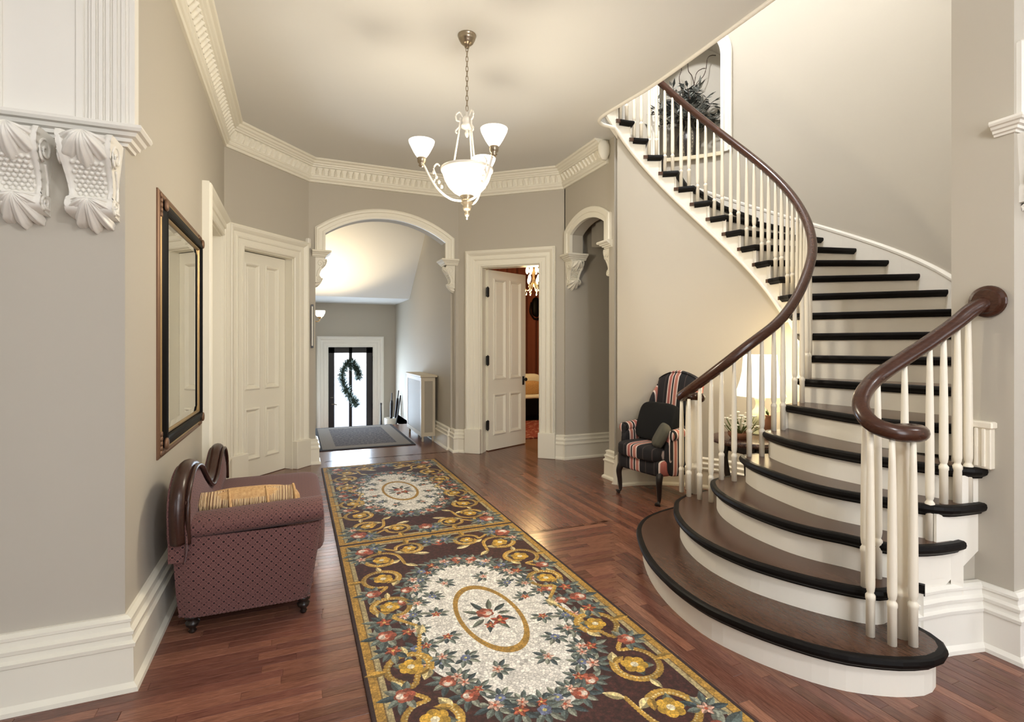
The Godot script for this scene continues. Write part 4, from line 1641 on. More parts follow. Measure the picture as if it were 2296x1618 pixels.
# ---------------------------------------------------------------- carved brackets
func palmette(st: SurfaceTool, c: Vector3, r: float, lobes: int, spread: float, dome: float, lean: Callable) -> void:
	# carved acanthus leaf spreading downwards from c; lean(y) gives the face it lies on
	grid(st, func(s: float, t: float):
		var phi := (s - 0.5) * 2.0 * spread
		var edge := 0.66 + 0.31 * pow(absf(cos(lobes * phi * 0.5)), 0.7) + 0.03 * cos(lobes * phi * 3.0)
		var rr := r * t * edge * (1.0 - 0.22 * pow(absf(phi) / spread, 2.0))
		var x := sin(phi) * rr
		var y := -cos(phi) * rr
		var z: float = lean.call(c.y + y) + dome * sin(PI * minf(1.0, 0.25 + 0.8 * t)) + 0.006 * cos(lobes * phi * 2.0) * t
		z -= 0.010 * (1.0 - pow(absf(cos(lobes * phi * 0.5)), 0.5)) * smoothstep(0.3, 0.8, t)
		if t > 0.97:
			z -= dome * 1.3
		return Vector3(c.x + x, c.y + y, z), 72, 12)

func bracket_meshes() -> Array:
	# body: S-shaped front between plain cheeks, x across, y down, z out of the wall; 0.38 high
	var prof := [[0.0, 0.138], [-0.025, 0.15], [-0.06, 0.148], [-0.10, 0.132], [-0.14, 0.104], [-0.18, 0.08], [-0.22, 0.066], [-0.245, 0.07], [-0.262, 0.086], [-0.285, 0.096], [-0.305, 0.09], [-0.32, 0.07], [-0.327, 0.04], [-0.33, 0.0]]
	var face := func(y: float) -> float:
		for k in prof.size() - 1:
			if y <= prof[k][0] and y >= prof[k + 1][0]:
				return lerpf(prof[k][1], prof[k + 1][1], (prof[k][0] - y) / (prof[k][0] - prof[k + 1][0] + 1e-6))
		return 0.012
	var half := func(y: float): return 0.108 - 0.10 * minf(-y, 0.25) if y > -0.25 else 0.092
	var st := smooth()
	grid(st, func(s: float, t: float):
		var y := -0.33 * t
		var hw: float = half.call(y)
		var x := (s - 0.5) * 2.0
		var z: float = face.call(y)
		if y > -0.25 and absf(x) < 0.74:
			z -= 0.014
		elif y > -0.25 and absf(x) < 0.8:
			z -= 0.006
		return Vector3(x * hw, y, z), 32, 40)
	for sx in [-1.0, 1.0]:
		grid(st, func(s: float, t: float):
			var y := -0.33 * t
			return Vector3(sx * half.call(y), y, face.call(y) * s), 4, 30)
	st.generate_normals()
	var body := st.commit()
	st = smooth()
	palmette(st, Vector3(0, 0.0, 0), 0.148, 9, 1.28, 0.03, func(y: float): return maxf(face.call(minf(y, 0.0)), 0.02))
	st.generate_normals()
	var upper := st.commit()
	st = smooth()
	palmette(st, Vector3(0, -0.262, 0), 0.132, 11, 1.5, 0.03, func(y: float): return 0.086 - 0.55 * maxf(0.0, -0.275 - y) if y < -0.26 else face.call(y))
	st.generate_normals()
	var lower := st.commit()
	st = smooth()
	for j in 8:
		for i in 6:
			var y := -0.118 - j * 0.0165
			var x := (i - 2.5) * 0.0225 + (0.011 if j % 2 else 0.0)
			if absf(x) < 0.066:
				blob(st, Vector3(x, y, face.call(y) - 0.012), Vector3(0.0105, 0.0095, 0.0105), 1.0, 1.0, 8)
	st.generate_normals()
	var beads := st.commit()
	# spirals on the two cheeks
	st = smooth()
	for sx in [-1.0, 1.0]:
		for sp in [[-0.075, 0.075, 0.055, 0.104], [-0.285, 0.05, 0.034, 0.093]]:
			var pts := []
			for k in 26:
				var t := k / 25.0
				var a := -1.2 + t * 9.5
				var r: float = sp[2] * (1.0 - 0.85 * t)
				pts.append(Vector3(sx * sp[3], sp[0] + sin(a) * r, sp[1] + cos(a) * r))
			tubec(st, pts, 0.006, 6)
		tubec(st, curve([Vector3(sx * 0.1, -0.13, 0.07), Vector3(sx * 0.092, -0.19, 0.03), Vector3(sx * 0.09, -0.25, 0.025)], 5), 0.006, 6)
	st.generate_normals()
	return [body, upper, lower, beads, st.commit()]

func bracket(parts: Array, at: Vector3, out: Vector3, scale: Vector3, m: Material, label: String) -> void:
	var o := thing("bracket", label, "bracket", at, 0.0, "carved brackets under the arch shelves")
	o.transform = Transform3D(Basis(Vector3.UP.cross(out), Vector3.UP, out), at)
	var k := 0
	for nm in ["scroll_body", "upper_leaf", "lower_leaf", "beading", "side_scrolls"]:
		var p := put_mesh(parts[k], nm, m, o)
		p.scale = scale
		k += 1

func build_brackets() -> void:
	var parts := bracket_meshes()
	bracket(parts, P(-0.80, 2.78, 2.372), Vector3(0, 0, 1), Vector3(0.88, 1.0, 1.1), mats.white_trim, "large white carved acanthus bracket next to the yellow-lit wall corner, right one of the pair")
	bracket(parts, P(-1.04, 2.78, 2.372), Vector3(0, 0, 1), Vector3(0.88, 1.0, 1.1), mats.white_trim, "large white carved acanthus bracket at the left picture edge, left one of the pair")
	var w := wall_axes(BC, CD)
	bracket(parts, w[0] + w[1] * 0.08 - w[2] * 0.11 + Vector3.UP * 2.636, w[1], Vector3(0.8, 0.98, 0.8), mats.trim, "cream carved bracket seen side-on at the left jamb of the wide arch")
	bracket(parts, w[0] + w[1] * 1.94 - w[2] * 0.11 + Vector3.UP * 2.636, -w[1], Vector3(0.8, 0.98, 0.9), mats.trim, "cream carved bracket at the right jamb of the wide arch")
	bracket(parts, P(3.385, 6.13, 2.616), Vector3(0, 0, 1), Vector3(0.86, 0.98, 1.2), mats.trim, "cream carved bracket facing us on the dark wall inside the narrow arch")
	bracket(parts, P(3.385, 5.08, 2.616), Vector3(0, 0, -1), Vector3(0.86, 0.98, 0.9), mats.trim, "cream bracket half hidden at the right jamb of the narrow arch")
	bracket(parts, P(3.315, 1.40, 2.522), Vector3(0, 0, 1), Vector3(0.95, 1.0, 1.1), mats.white_trim, "white carved bracket cut off by the right picture edge")

# ---------------------------------------------------------------- furniture
func build_sofa() -> void:
	var o := thing("chaise", "plum patterned chaise longue with carved wooden back rail against the left wall", "chaise longue", P(-0.24, 3.12, 0))
	# local: x to the right, z towards the camera (v = 3.12 - z)
	var cl: Material = mats.sofa_cloth
	var st := smooth()
	# upholstered near end: tall panel bellying slightly outwards, tapering to its foot
	grid(st, func(s: float, t: float):
		var hw := 0.315 + 0.045 * pow(t, 0.8)
		var x := (s - 0.5) * 2.0
		var round_ := 0.05 * pow(absf(x), 8.0)
		return Vector3(x * hw - 0.01 + 0.02 * t, 0.095 + 0.42 * t, 0.0 + 0.03 * sin(t * 2.4) - round_), 20, 14)
	for sx in [-1.0, 1.0]:
		grid(st, func(s: float, t: float):
			var hw := 0.315 + 0.045 * pow(t, 0.8)
			return Vector3(sx * hw - 0.01 + 0.02 * t, 0.095 + 0.42 * t, lerpf(-0.05 + 0.03 * sin(t * 2.4), -0.28, s)), 6, 14)
	quad(st, Vector3(-0.325, 0.095, -0.03), Vector3(0.305, 0.095, -0.03), Vector3(0.305, 0.095, -0.3), Vector3(-0.325, 0.095, -0.3))
	grid(st, func(s: float, t: float): return Vector3((s - 0.5) * 0.72, 0.40 + 0.13 * t, -0.24 - 0.02 * t), 4, 4)
	put(st, "end_panel", cl, o)
	st = smooth()
	var rp := []
	for k in 9:
		rp.append(Vector3(lerpf(-0.365, 0.378, k / 8.0), 0.545 + 0.003 * k, -0.09))
	tube(st, rp, func(_t): return Vector2(0.125, 0.062), 20)
	put(st, "rolled_arm", cl, o)
	# seat rail and cushion
	st = smooth()
	blob(st, Vector3(0.03, 0.365, -0.86), Vector3(0.375, 0.115, 0.68), 0.28, 0.22, 32)
	put(st, "seat", cl, o)
	st = flat()
	box(st, Vector3(0.0, 0.185, -0.80), Vector3(0.66, 0.19, 1.30), 0.02)
	put(st, "seat_rail", cl, o)
	# back: upholstered, with a wooden rail running in two waves
	var wave := curve([Vector2(-0.035, 0.50), Vector2(-0.06, 0.66), Vector2(-0.01, 0.78), Vector2(0.16, 0.845), Vector2(0.38, 0.81), Vector2(0.58, 0.70), Vector2(0.80, 0.60), Vector2(0.98, 0.60), Vector2(1.14, 0.67), Vector2(1.29, 0.73), Vector2(1.44, 0.72), Vector2(1.55, 0.62), Vector2(1.58, 0.46)], 6)
	var poly := PackedVector2Array()
	poly.append(Vector2(-0.03, 0.40))
	for p in wave:
		poly.append(p)
	poly.append(Vector2(1.58, 0.40))
	st = flat()
	slab(st, poly, Vector3(-0.285, 0, 0), Vector3(0, 0, -1), Vector3.UP, Vector3(-0.075, 0, 0))
	put(st, "back", cl, o)
	st = smooth()
	var pad := PackedVector2Array()
	grid(st, func(s: float, t: float):
		var q: Vector2 = wave[int(round(s * (wave.size() - 1)))]
		var z := lerpf(0.40, q.y - 0.02, t)
		return Vector3(-0.285 + 0.045 * sin(PI * clampf(t, 0.0, 1.0)) * sin(PI * clampf(s, 0.02, 0.98)), z, -q.x), wave.size() - 1, 8)
	put(st, "back_padding", cl, o)
	st = smooth()
	var rail := []
	for p in wave:
		rail.append(Vector3(-0.315, p.y, -p.x))
	tube(st, rail, func(_t): return Vector2(0.03, 0.036), 12, true, Vector3.RIGHT)
	var tr := put(st, "carved_rail", mats.sofa_wood, o)
	st = smooth()
	rail.clear()
	for p in wave:
		rail.append(Vector3(-0.268, p.y - 0.008, -p.x))
	tubec(st, rail, 0.011, 8)
	put(st, "rail_bead", mats.sofa_wood, tr)
	# braid along the foot of the end panel
	st = smooth()
	for k in 34:
		var x := lerpf(-0.32, 0.30, k / 33.0)
		blob(st, Vector3(x, 0.10, 0.001 - 0.05 * pow(absf(x / 0.325), 8.0)), Vector3(0.011, 0.006, 0.006), 1.0, 1.0, 8)
	put(st, "braid", mats.sofa_cloth, o)
	for p in [[-0.265, -0.05], [0.275, -0.05], [-0.265, -1.40], [0.275, -1.40]]:
		st = smooth()
		lathe(st, pv2([[0, 0], [0.014, 0], [0.02, 0.012], [0.013, 0.022], [0.03, 0.04], [0.034, 0.056], [0.022, 0.066], [0.036, 0.078], [0.036, 0.10], [0, 0.10]]), 14)
		put(st, "leg", mats.dark_leg, o, Vector3(p[0], 0, p[1]))
	# bolster cushion with a fringe
	var c := thing("cushion", "gold bolster cushion with long fringe lying on the plum chaise", "cushion", P(-0.255, 3.38, 0.484))
	st = smooth()
	blob(st, Vector3(0, 0.10, 0.01), Vector3(0.275, 0.10, 0.10), 0.75, 0.55, 28)
	put(st, "cover", mats.gold_cloth, c)
	st = smooth()
	var dk := smooth()
	rng.seed = 4
	for k in 130:
		var x := lerpf(-0.25, 0.24, k / 129.0) + rng.randf_range(-0.003, 0.003)
		var l := rng.randf_range(0.085, 0.115)
		tube(st if k % 4 else dk, [Vector3(x, 0.196, 0.03), Vector3(x + 0.002, 0.178, 0.078), Vector3(x + 0.003, 0.145, 0.112), Vector3(x + rng.randf_range(-0.01, 0.01), 0.165 - l, 0.128)], func(_t): return Vector2(0.0028, 0.0028), 4, false)
	put(st, "fringe", mats.fringe, c).set_meta("kind", "stuff")
	put(dk, "fringe_shade", mats.fringe_dark, c).set_meta("kind", "stuff")
	for k in 3:
		st = smooth()
		var x: float = [-0.10, 0.09, 0.235][k]
		tubec(st, curve([Vector3(x, 0.20, 0.03), Vector3(x + 0.01, 0.175, 0.095), Vector3(x + 0.02, 0.12, 0.13), Vector3(x + 0.045, 0.075, 0.138)], 4), 0.008, 6)
		put(st, "tassel_cord", mats.gold_cloth, c)

func build_mirror() -> void:
	var o := thing("mirror", "tall mirror in a black and gold frame hanging over the plum chaise", "mirror", P(-0.70, 4.005, 1.618))
	# local axes: x along the wall (away), y up, z out of the wall
	var w := 1.35
	var h := 1.47
	o.transform = Transform3D(Basis(Vector3(0, 0, -1), Vector3.UP, Vector3(1, 0, 0)), P(-0.70, 4.005, 1.618))
	var ring := func(dx: float): return pv2([[-w / 2 + dx, -h / 2 + dx], [w / 2 - dx, -h / 2 + dx], [w / 2 - dx, h / 2 - dx], [-w / 2 + dx, h / 2 - dx]])
	var st := flat()
	framing(st, Vector3.ZERO, Vector3.RIGHT, Vector3(0, 0, 1), ring.call(0.0), 1.0, pv2([[0, 0], [0, 0.008], [0.008, 0.012], [0.018, 0.015], [0.028, 0.014], [0.03, 0.012], [0.03, 0]]), true)
	put(st, "outer_frame", mats.bronze, o)
	st = flat()
	framing(st, Vector3.ZERO, Vector3.RIGHT, Vector3(0, 0, 1), ring.call(0.03), 1.0, pv2([[0, 0], [0, 0.014], [0.006, 0.019], [0.012, 0.019], [0.016, 0.016], [0.016, 0]]), true)
	put(st, "gold_strip", mats.gold, o)
	st = flat()
	framing(st, Vector3.ZERO, Vector3.RIGHT, Vector3(0, 0, 1), ring.call(0.046), 1.0, pv2([[0, 0], [0, 0.018], [0.012, 0.024], [0.035, 0.034], [0.055, 0.038], [0.066, 0.034], [0.07, 0.024], [0.07, 0]]), true)
	put(st, "black_band", mats.mirror_black, o)
	st = flat()
	framing(st, Vector3.ZERO, Vector3.RIGHT, Vector3(0, 0, 1), ring.call(0.115), 1.0, pv2([[0, 0], [0, 0.014], [0.006, 0.02], [0.014, 0.02], [0.02, 0.012], [0.02, 0]]), true)
	put(st, "inner_bead", mats.gold, o)
	st = flat()
	var b := 0.045
	var q0 = ring.call(0.13)
	var q1 = ring.call(0.13 + b)
	for k in 4:
		var j := (k + 1) % 4
		quad(st, Vector3(q0[k].x, q0[k].y, 0.009), Vector3(q0[j].x, q0[j].y, 0.009), Vector3(q1[j].x, q1[j].y, 0.013), Vector3(q1[k].x, q1[k].y, 0.013))
	quad(st, Vector3(q1[0].x, q1[0].y, 0.013), Vector3(q1[1].x, q1[1].y, 0.013), Vector3(q1[2].x, q1[2].y, 0.013), Vector3(q1[3].x, q1[3].y, 0.013))
	box(st, Vector3(0, 0, 0.004), Vector3(w - 0.22, h - 0.22, 0.006))
	put(st, "mirror_glass", mats.mirror, o)
	for sx in [-1.0, 1.0]:
		for sy in [-1.0, 1.0]:
			st = smooth()
			for k in 5:
				blob(st, Vector3(sx * (w / 2 - 0.03 - 0.022 * k), sy * (h / 2 - 0.03), 0.016), Vector3(0.016, 0.016, 0.008), 0.8, 0.8, 8)
				blob(st, Vector3(sx * (w / 2 - 0.04), sy * (h / 2 - 0.03 - 0.026 * k), 0.016), Vector3(0.016, 0.016, 0.008), 0.8, 0.8, 8)
			blob(st, Vector3(sx * (w / 2 - 0.075), sy * (h / 2 - 0.075), 0.034), Vector3(0.026, 0.034, 0.012), 0.8, 0.8, 10)
			put(st, "corner_ornament", mats.bronze, o)

func build_chandelier() -> void:
	var o := thing("chandelier", "hanging chandelier with a glowing glass bowl and three upturned glass shades", "chandelier", P(1.19, 3.78, 0))
	var me: Material = mats.chandelier_metal
	var st := smooth()
	lathe(st, pv2([[0, 3.75], [0.016, 3.75], [0.02, 3.768], [0.034, 3.775], [0.05, 3.79], [0.052, 3.80], [0.058, 3.805], [0.066, 3.825], [0.064, 3.83], [0.07, 3.836], [0.07, CEIL + 0.002], [0, CEIL + 0.002]]), 20)
	put(st, "canopy", mats.steel, o)
	for k in 13:
		st = smooth()
		var y := 3.74 - k * 0.037
		var pts := []
		for i in 13:
			var a := TAU * i / 12
			var x := cos(a) * 0.0095
			var z := 0.0
			if k % 2:
				z = x
				x = 0.0
			pts.append(Vector3(x, y + sin(a) * 0.024, z))
		tube(st, pts, func(_t): return Vector2(0.0028, 0.0028), 6, false, Vector3(0.3, 0.1, 0.9))
		put(st, "chain_link", mats.steel, o)
	# hub with scrolls
	st = smooth()
	lathe(st, pv2([[0, 3.27], [0.012, 3.26], [0.014, 3.235], [0.03, 3.225], [0.038, 3.20], [0.032, 3.18], [0.046, 3.165], [0.046, 3.15], [0.02, 3.135], [0.01, 3.125], [0.018, 3.105], [0.012, 3.085], [0.0, 3.07]]), 16)
	put(st, "hub", me, o)
	# arm directions measured: left, near right, far right (camera-relative angles turned into plan)
	var yaw := deg_to_rad(22.4)
	for d in [[-0.33, -0.04], [0.22, -0.27], [0.11, 0.32]]:
		var du: float = cos(yaw) * d[0] + sin(yaw) * d[1]
		var dv: float = -sin(yaw) * d[0] + cos(yaw) * d[1]
		var r := Vector3(du, 0, -dv).normalized()
		var at := func(x: float, y: float): return r * x + Vector3.UP * y
		# rod from the hub to the bowl's rim, curl at its head
		st = smooth()
		tubec(st, [at.call(0.05, 3.22), at.call(0.062, 3.10), at.call(0.105, 2.84)], 0.0065, 8)
		tubec(st, curve([at.call(0.03, 3.22), at.call(0.055, 3.26), at.call(0.082, 3.24), at.call(0.078, 3.20), at.call(0.055, 3.19), at.call(0.06, 3.15), at.call(0.085, 3.12), at.call(0.075, 3.10)], 4), 0.0065, 6)
		put(st, "rod", me, o)
		st = smooth()
		tubec(st, curve([at.call(0.03, 2.595), at.call(0.12, 2.605), at.call(0.21, 2.67), at.call(0.275, 2.76), at.call(0.315, 2.84), at.call(0.335, 2.862)], 5), 0.0085, 8)
		tubec(st, curve([at.call(0.25, 2.72), at.call(0.235, 2.78), at.call(0.25, 2.83), at.call(0.225, 2.865), at.call(0.205, 2.85)], 4), 0.0065, 6)
		for k in 4:
			blob(st, at.call(0.25 - 0.02 * k, 2.80 - 0.035 * k), Vector3(0.012, 0.014, 0.012), 1.0, 1.0, 8)
		put(st, "arm", me, o)
		var c: Vector3 = r * 0.338
		st = smooth()
		lathe(st, pv2([[0, 2.83], [0.014, 2.835], [0.024, 2.85], [0.018, 2.858], [0.03, 2.87], [0.034, 2.90], [0.03, 2.91], [0, 2.91]]), 14, c)
		put(st, "cup", mats.steel, o)
		st = smooth()
		lathe(st, pv2([[0.0, 2.905], [0.03, 2.905], [0.046, 2.925], [0.062, 2.95], [0.08, 2.985], [0.092, 3.01], [0.097, 3.03], [0.092, 3.032], [0.074, 2.985], [0.05, 2.945], [0.028, 2.918], [0, 2.915]]), 24, c)
		put(st, "glass_shade", mats.shade_glow, o)
		var l := OmniLight3D.new()
		l.name = "shade_light"
		l.light_color = Color(1.0, 0.95, 0.85)
		l.light_energy = 0.04
		l.light_size = 0.05
		l.omni_range = 14
		l.omni_attenuation = 2
		l.shadow_enabled = true
		l.position = c + Vector3.UP * 3.08
		o.add_child(l, true)
	# bowl
	st = smooth()
	lathe(st, pv2([[0.0, 2.625], [0.05, 2.63], [0.10, 2.66], [0.14, 2.70], [0.168, 2.75], [0.184, 2.80], [0.19, 2.825], [0.182, 2.825], [0.17, 2.78], [0.14, 2.72], [0.1, 2.675], [0, 2.64]]), 32)
	put(st, "glass_bowl", mats.shade_glow, o)
	st = smooth()
	lathe(st, pv2([[0.182, 2.815], [0.195, 2.815], [0.20, 2.828], [0.195, 2.84], [0.182, 2.84], [0.182, 2.815]]), 32)
	put(st, "rim", me, o)
	st = smooth()
	lathe(st, pv2([[0, 2.64], [0.05, 2.64], [0.055, 2.625], [0.035, 2.61], [0.045, 2.595], [0.046, 2.575], [0.03, 2.56], [0.034, 2.548], [0.026, 2.525], [0.012, 2.515], [0.02, 2.50], [0.014, 2.48], [0.006, 2.472], [0.008, 2.46], [0, 2.452]]), 16)
	put(st, "finial", mats.steel, o)
	var l2 := OmniLight3D.new()
	l2.name = "bowl_light"
	l2.light_color = Color(1.0, 0.95, 0.85)
	l2.light_energy = 0.05
	l2.light_size = 0.1
	l2.omni_range = 14
	l2.omni_attenuation = 2
	l2.shadow_enabled = true
	l2.position = Vector3(0, 2.90, 0)
	o.add_child(l2, true)
	var l3 := OmniLight3D.new()
	l3.name = "bowl_light"
	l3.light_color = Color(1.0, 0.95, 0.85)
	l3.light_energy = LAMP
	l3.light_size = 0.22
	l3.omni_range = 14
	l3.omni_attenuation = 2
	l3.shadow_enabled = true
	l3.position = Vector3(0, 2.40, 0)
	o.add_child(l3, true)

func stripe_x(_s: float, _t: float, p: Vector3) -> Vector2:
	return Vector2(p.x / 0.36 + 0.62, p.y + p.z)

func stripe_z(_s: float, _t: float, p: Vector3) -> Vector2:
	return Vector2(p.z / 0.36 + 0.12, p.y)

func build_armchair() -> void:
	# local: x to the sitter's left, y up, front towards +z
	var ang := atan2(-0.987, 0.163)
	var o := thing("armchair", "wing armchair in black, white and red stripes standing under the stair", "armchair", P(3.085, 4.255, 0), ang)
	var cl: Material = mats.chair_cloth
	var st := smooth()
	blob(st, Vector3(0, 0.47, -0.24), Vector3(0.27, 0.075, 0.30), 0.35, 0.3, 28, stripe_x)
	put(st, "seat_cushion", cl, o)
	st = smooth()
	blob(st, Vector3(0, 0.345, -0.28), Vector3(0.305, 0.085, 0.30), 0.3, 0.25, 28, stripe_x)
	put(st, "seat_base", cl, o)
	# back with a humped top, leaning back
	st = smooth()
	grid(st, func(s: float, t: float):
		var a := TAU * s
		var x := spow(cos(a), 0.5)
		var top := 1.235 - 0.09 * x * x
		var y := lerpf(0.42, top, t)
		var taper := 0.25 + 0.025 * t
		var th := 0.06 * (1.0 - 0.5 * pow(t, 10.0))
		return Vector3(x * taper, y, -0.50 - 0.10 * t + spow(sin(a), 0.6) * th * (1.0 if t < 1.0 else 0.4)), 32, 18, stripe_x)
	grid(st, func(s: float, t: float):
		var a := TAU * s
		var x := spow(cos(a), 0.5) * t
		return Vector3(x * 0.275, 1.235 - 0.09 * x * x + 0.012 * (1.0 - t), -0.60 + spow(sin(a), 0.6) * 0.03 * t), 32, 4, stripe_x)
	put(st, "backrest", cl, o)
	for sx in [-1.0, 1.0]:
		# wings
		st = smooth()
		grid(st, func(s: float, t: float):
			var a := TAU * s
			var depth := 0.17 * sin(PI * clampf(0.25 + 0.62 * t, 0.0, 1.0)) * (1.0 - pow(t, 6.0) * 0.6)
			var z := -0.56 - 0.08 * t + depth * (0.5 + 0.5 * cos(a))
			return Vector3(sx * (0.265 + 0.028 * sin(a) + 0.02 * (z + 0.56)), lerpf(0.66, 1.13, t), z), 20, 14, stripe_z)
		put(st, "wing", cl, o)
		# scrolled arm: panel below, roll above, curled front
		st = smooth()
		blob(st, Vector3(sx * 0.285, 0.45, -0.32), Vector3(0.035, 0.19, 0.25), 0.4, 0.3, 20, stripe_z)
		put(st, "arm_panel", cl, o)
		st = smooth()
		var rp := curve([Vector3(sx * 0.28, 0.70, -0.52), Vector3(sx * 0.292, 0.685, -0.38), Vector3(sx * 0.31, 0.665, -0.22), Vector3(sx * 0.315, 0.655, -0.11)], 5)
		grid(st, func(s: float, t: float):
			var p: Vector3 = rp[int(round(t * (rp.size() - 1)))]
			var a := TAU * s
			return p + Vector3(cos(a) * 0.052, sin(a) * 0.05, 0), 16, rp.size() - 1, stripe_z)
		var roll := put(st, "arm_roll", cl, o)
		st = smooth()
		blob(st, Vector3(sx * 0.315, 0.652, -0.105), Vector3(0.05, 0.05, 0.018), 1.0, 1.0, 14, stripe_x)
		blob(st, Vector3(sx * 0.298, 0.52, -0.105), Vector3(0.03, 0.13, 0.02), 0.6, 0.6, 12, stripe_x)
		put(st, "arm_scroll", cl, roll)
	# cabriole front legs, raked back legs
	for sx in [-1.0, 1.0]:
		st = smooth()
		tube(st, curve([Vector3(sx * 0.255, 0.30, -0.03), Vector3(sx * 0.268, 0.23, -0.005), Vector3(sx * 0.262, 0.13, -0.012), Vector3(sx * 0.258, 0.05, -0.015), Vector3(sx * 0.262, 0.022, 0.0), Vector3(sx * 0.268, 0.012, 0.018)], 5), func(t: float): return Vector2(1, 1) * (lerpf(0.036, 0.015, minf(t * 1.5, 1.0)) + 0.014 * smoothstep(0.75, 0.95, t)), 10, true, Vector3(0, 0.2, 1))
		put(st, "leg", mats.dark_leg, o)
		st = smooth()
		tube(st, [Vector3(sx * 0.235, 0.30, -0.52), Vector3(sx * 0.238, 0.15, -0.54), Vector3(sx * 0.24, 0.0, -0.575)], func(t: float): return Vector2(1, 1) * lerpf(0.026, 0.018, t), 8, true, Vector3(0, 0, 1))
		put(st, "leg", mats.dark_leg, o)
	# cushions
	var c := thing("cushion", "black velvet square cushion on the striped armchair", "cushion", o.transform * Vector3(-0.04, 0.535, -0.22), ang)
	st = smooth()
	blob(st, Vector3.ZERO, Vector3(0.24, 0.20, 0.07), 0.45, 0.38, 26)
	var cv := put(st, "cover", mats.black_velvet, c)
	cv.transform = Transform3D(Basis(Vector3.RIGHT, -0.35), Vector3(0, 0.19, -0.10))
	var c2 := thing("cushion", "small grey-green cushion tucked beside the black one on the armchair", "cushion", o.transform * Vector3(0.17, 0.535, -0.14), ang)
	st = smooth()
	blob(st, Vector3.ZERO, Vector3(0.15, 0.12, 0.05), 0.5, 0.45, 20)
	cv = put(st, "cover", mats.green_cushion, c2)
	cv.transform = Transform3D(Basis(Vector3.UP, -0.75) * Basis(Vector3.RIGHT, -0.5), Vector3(0, 0.10, 0.0))

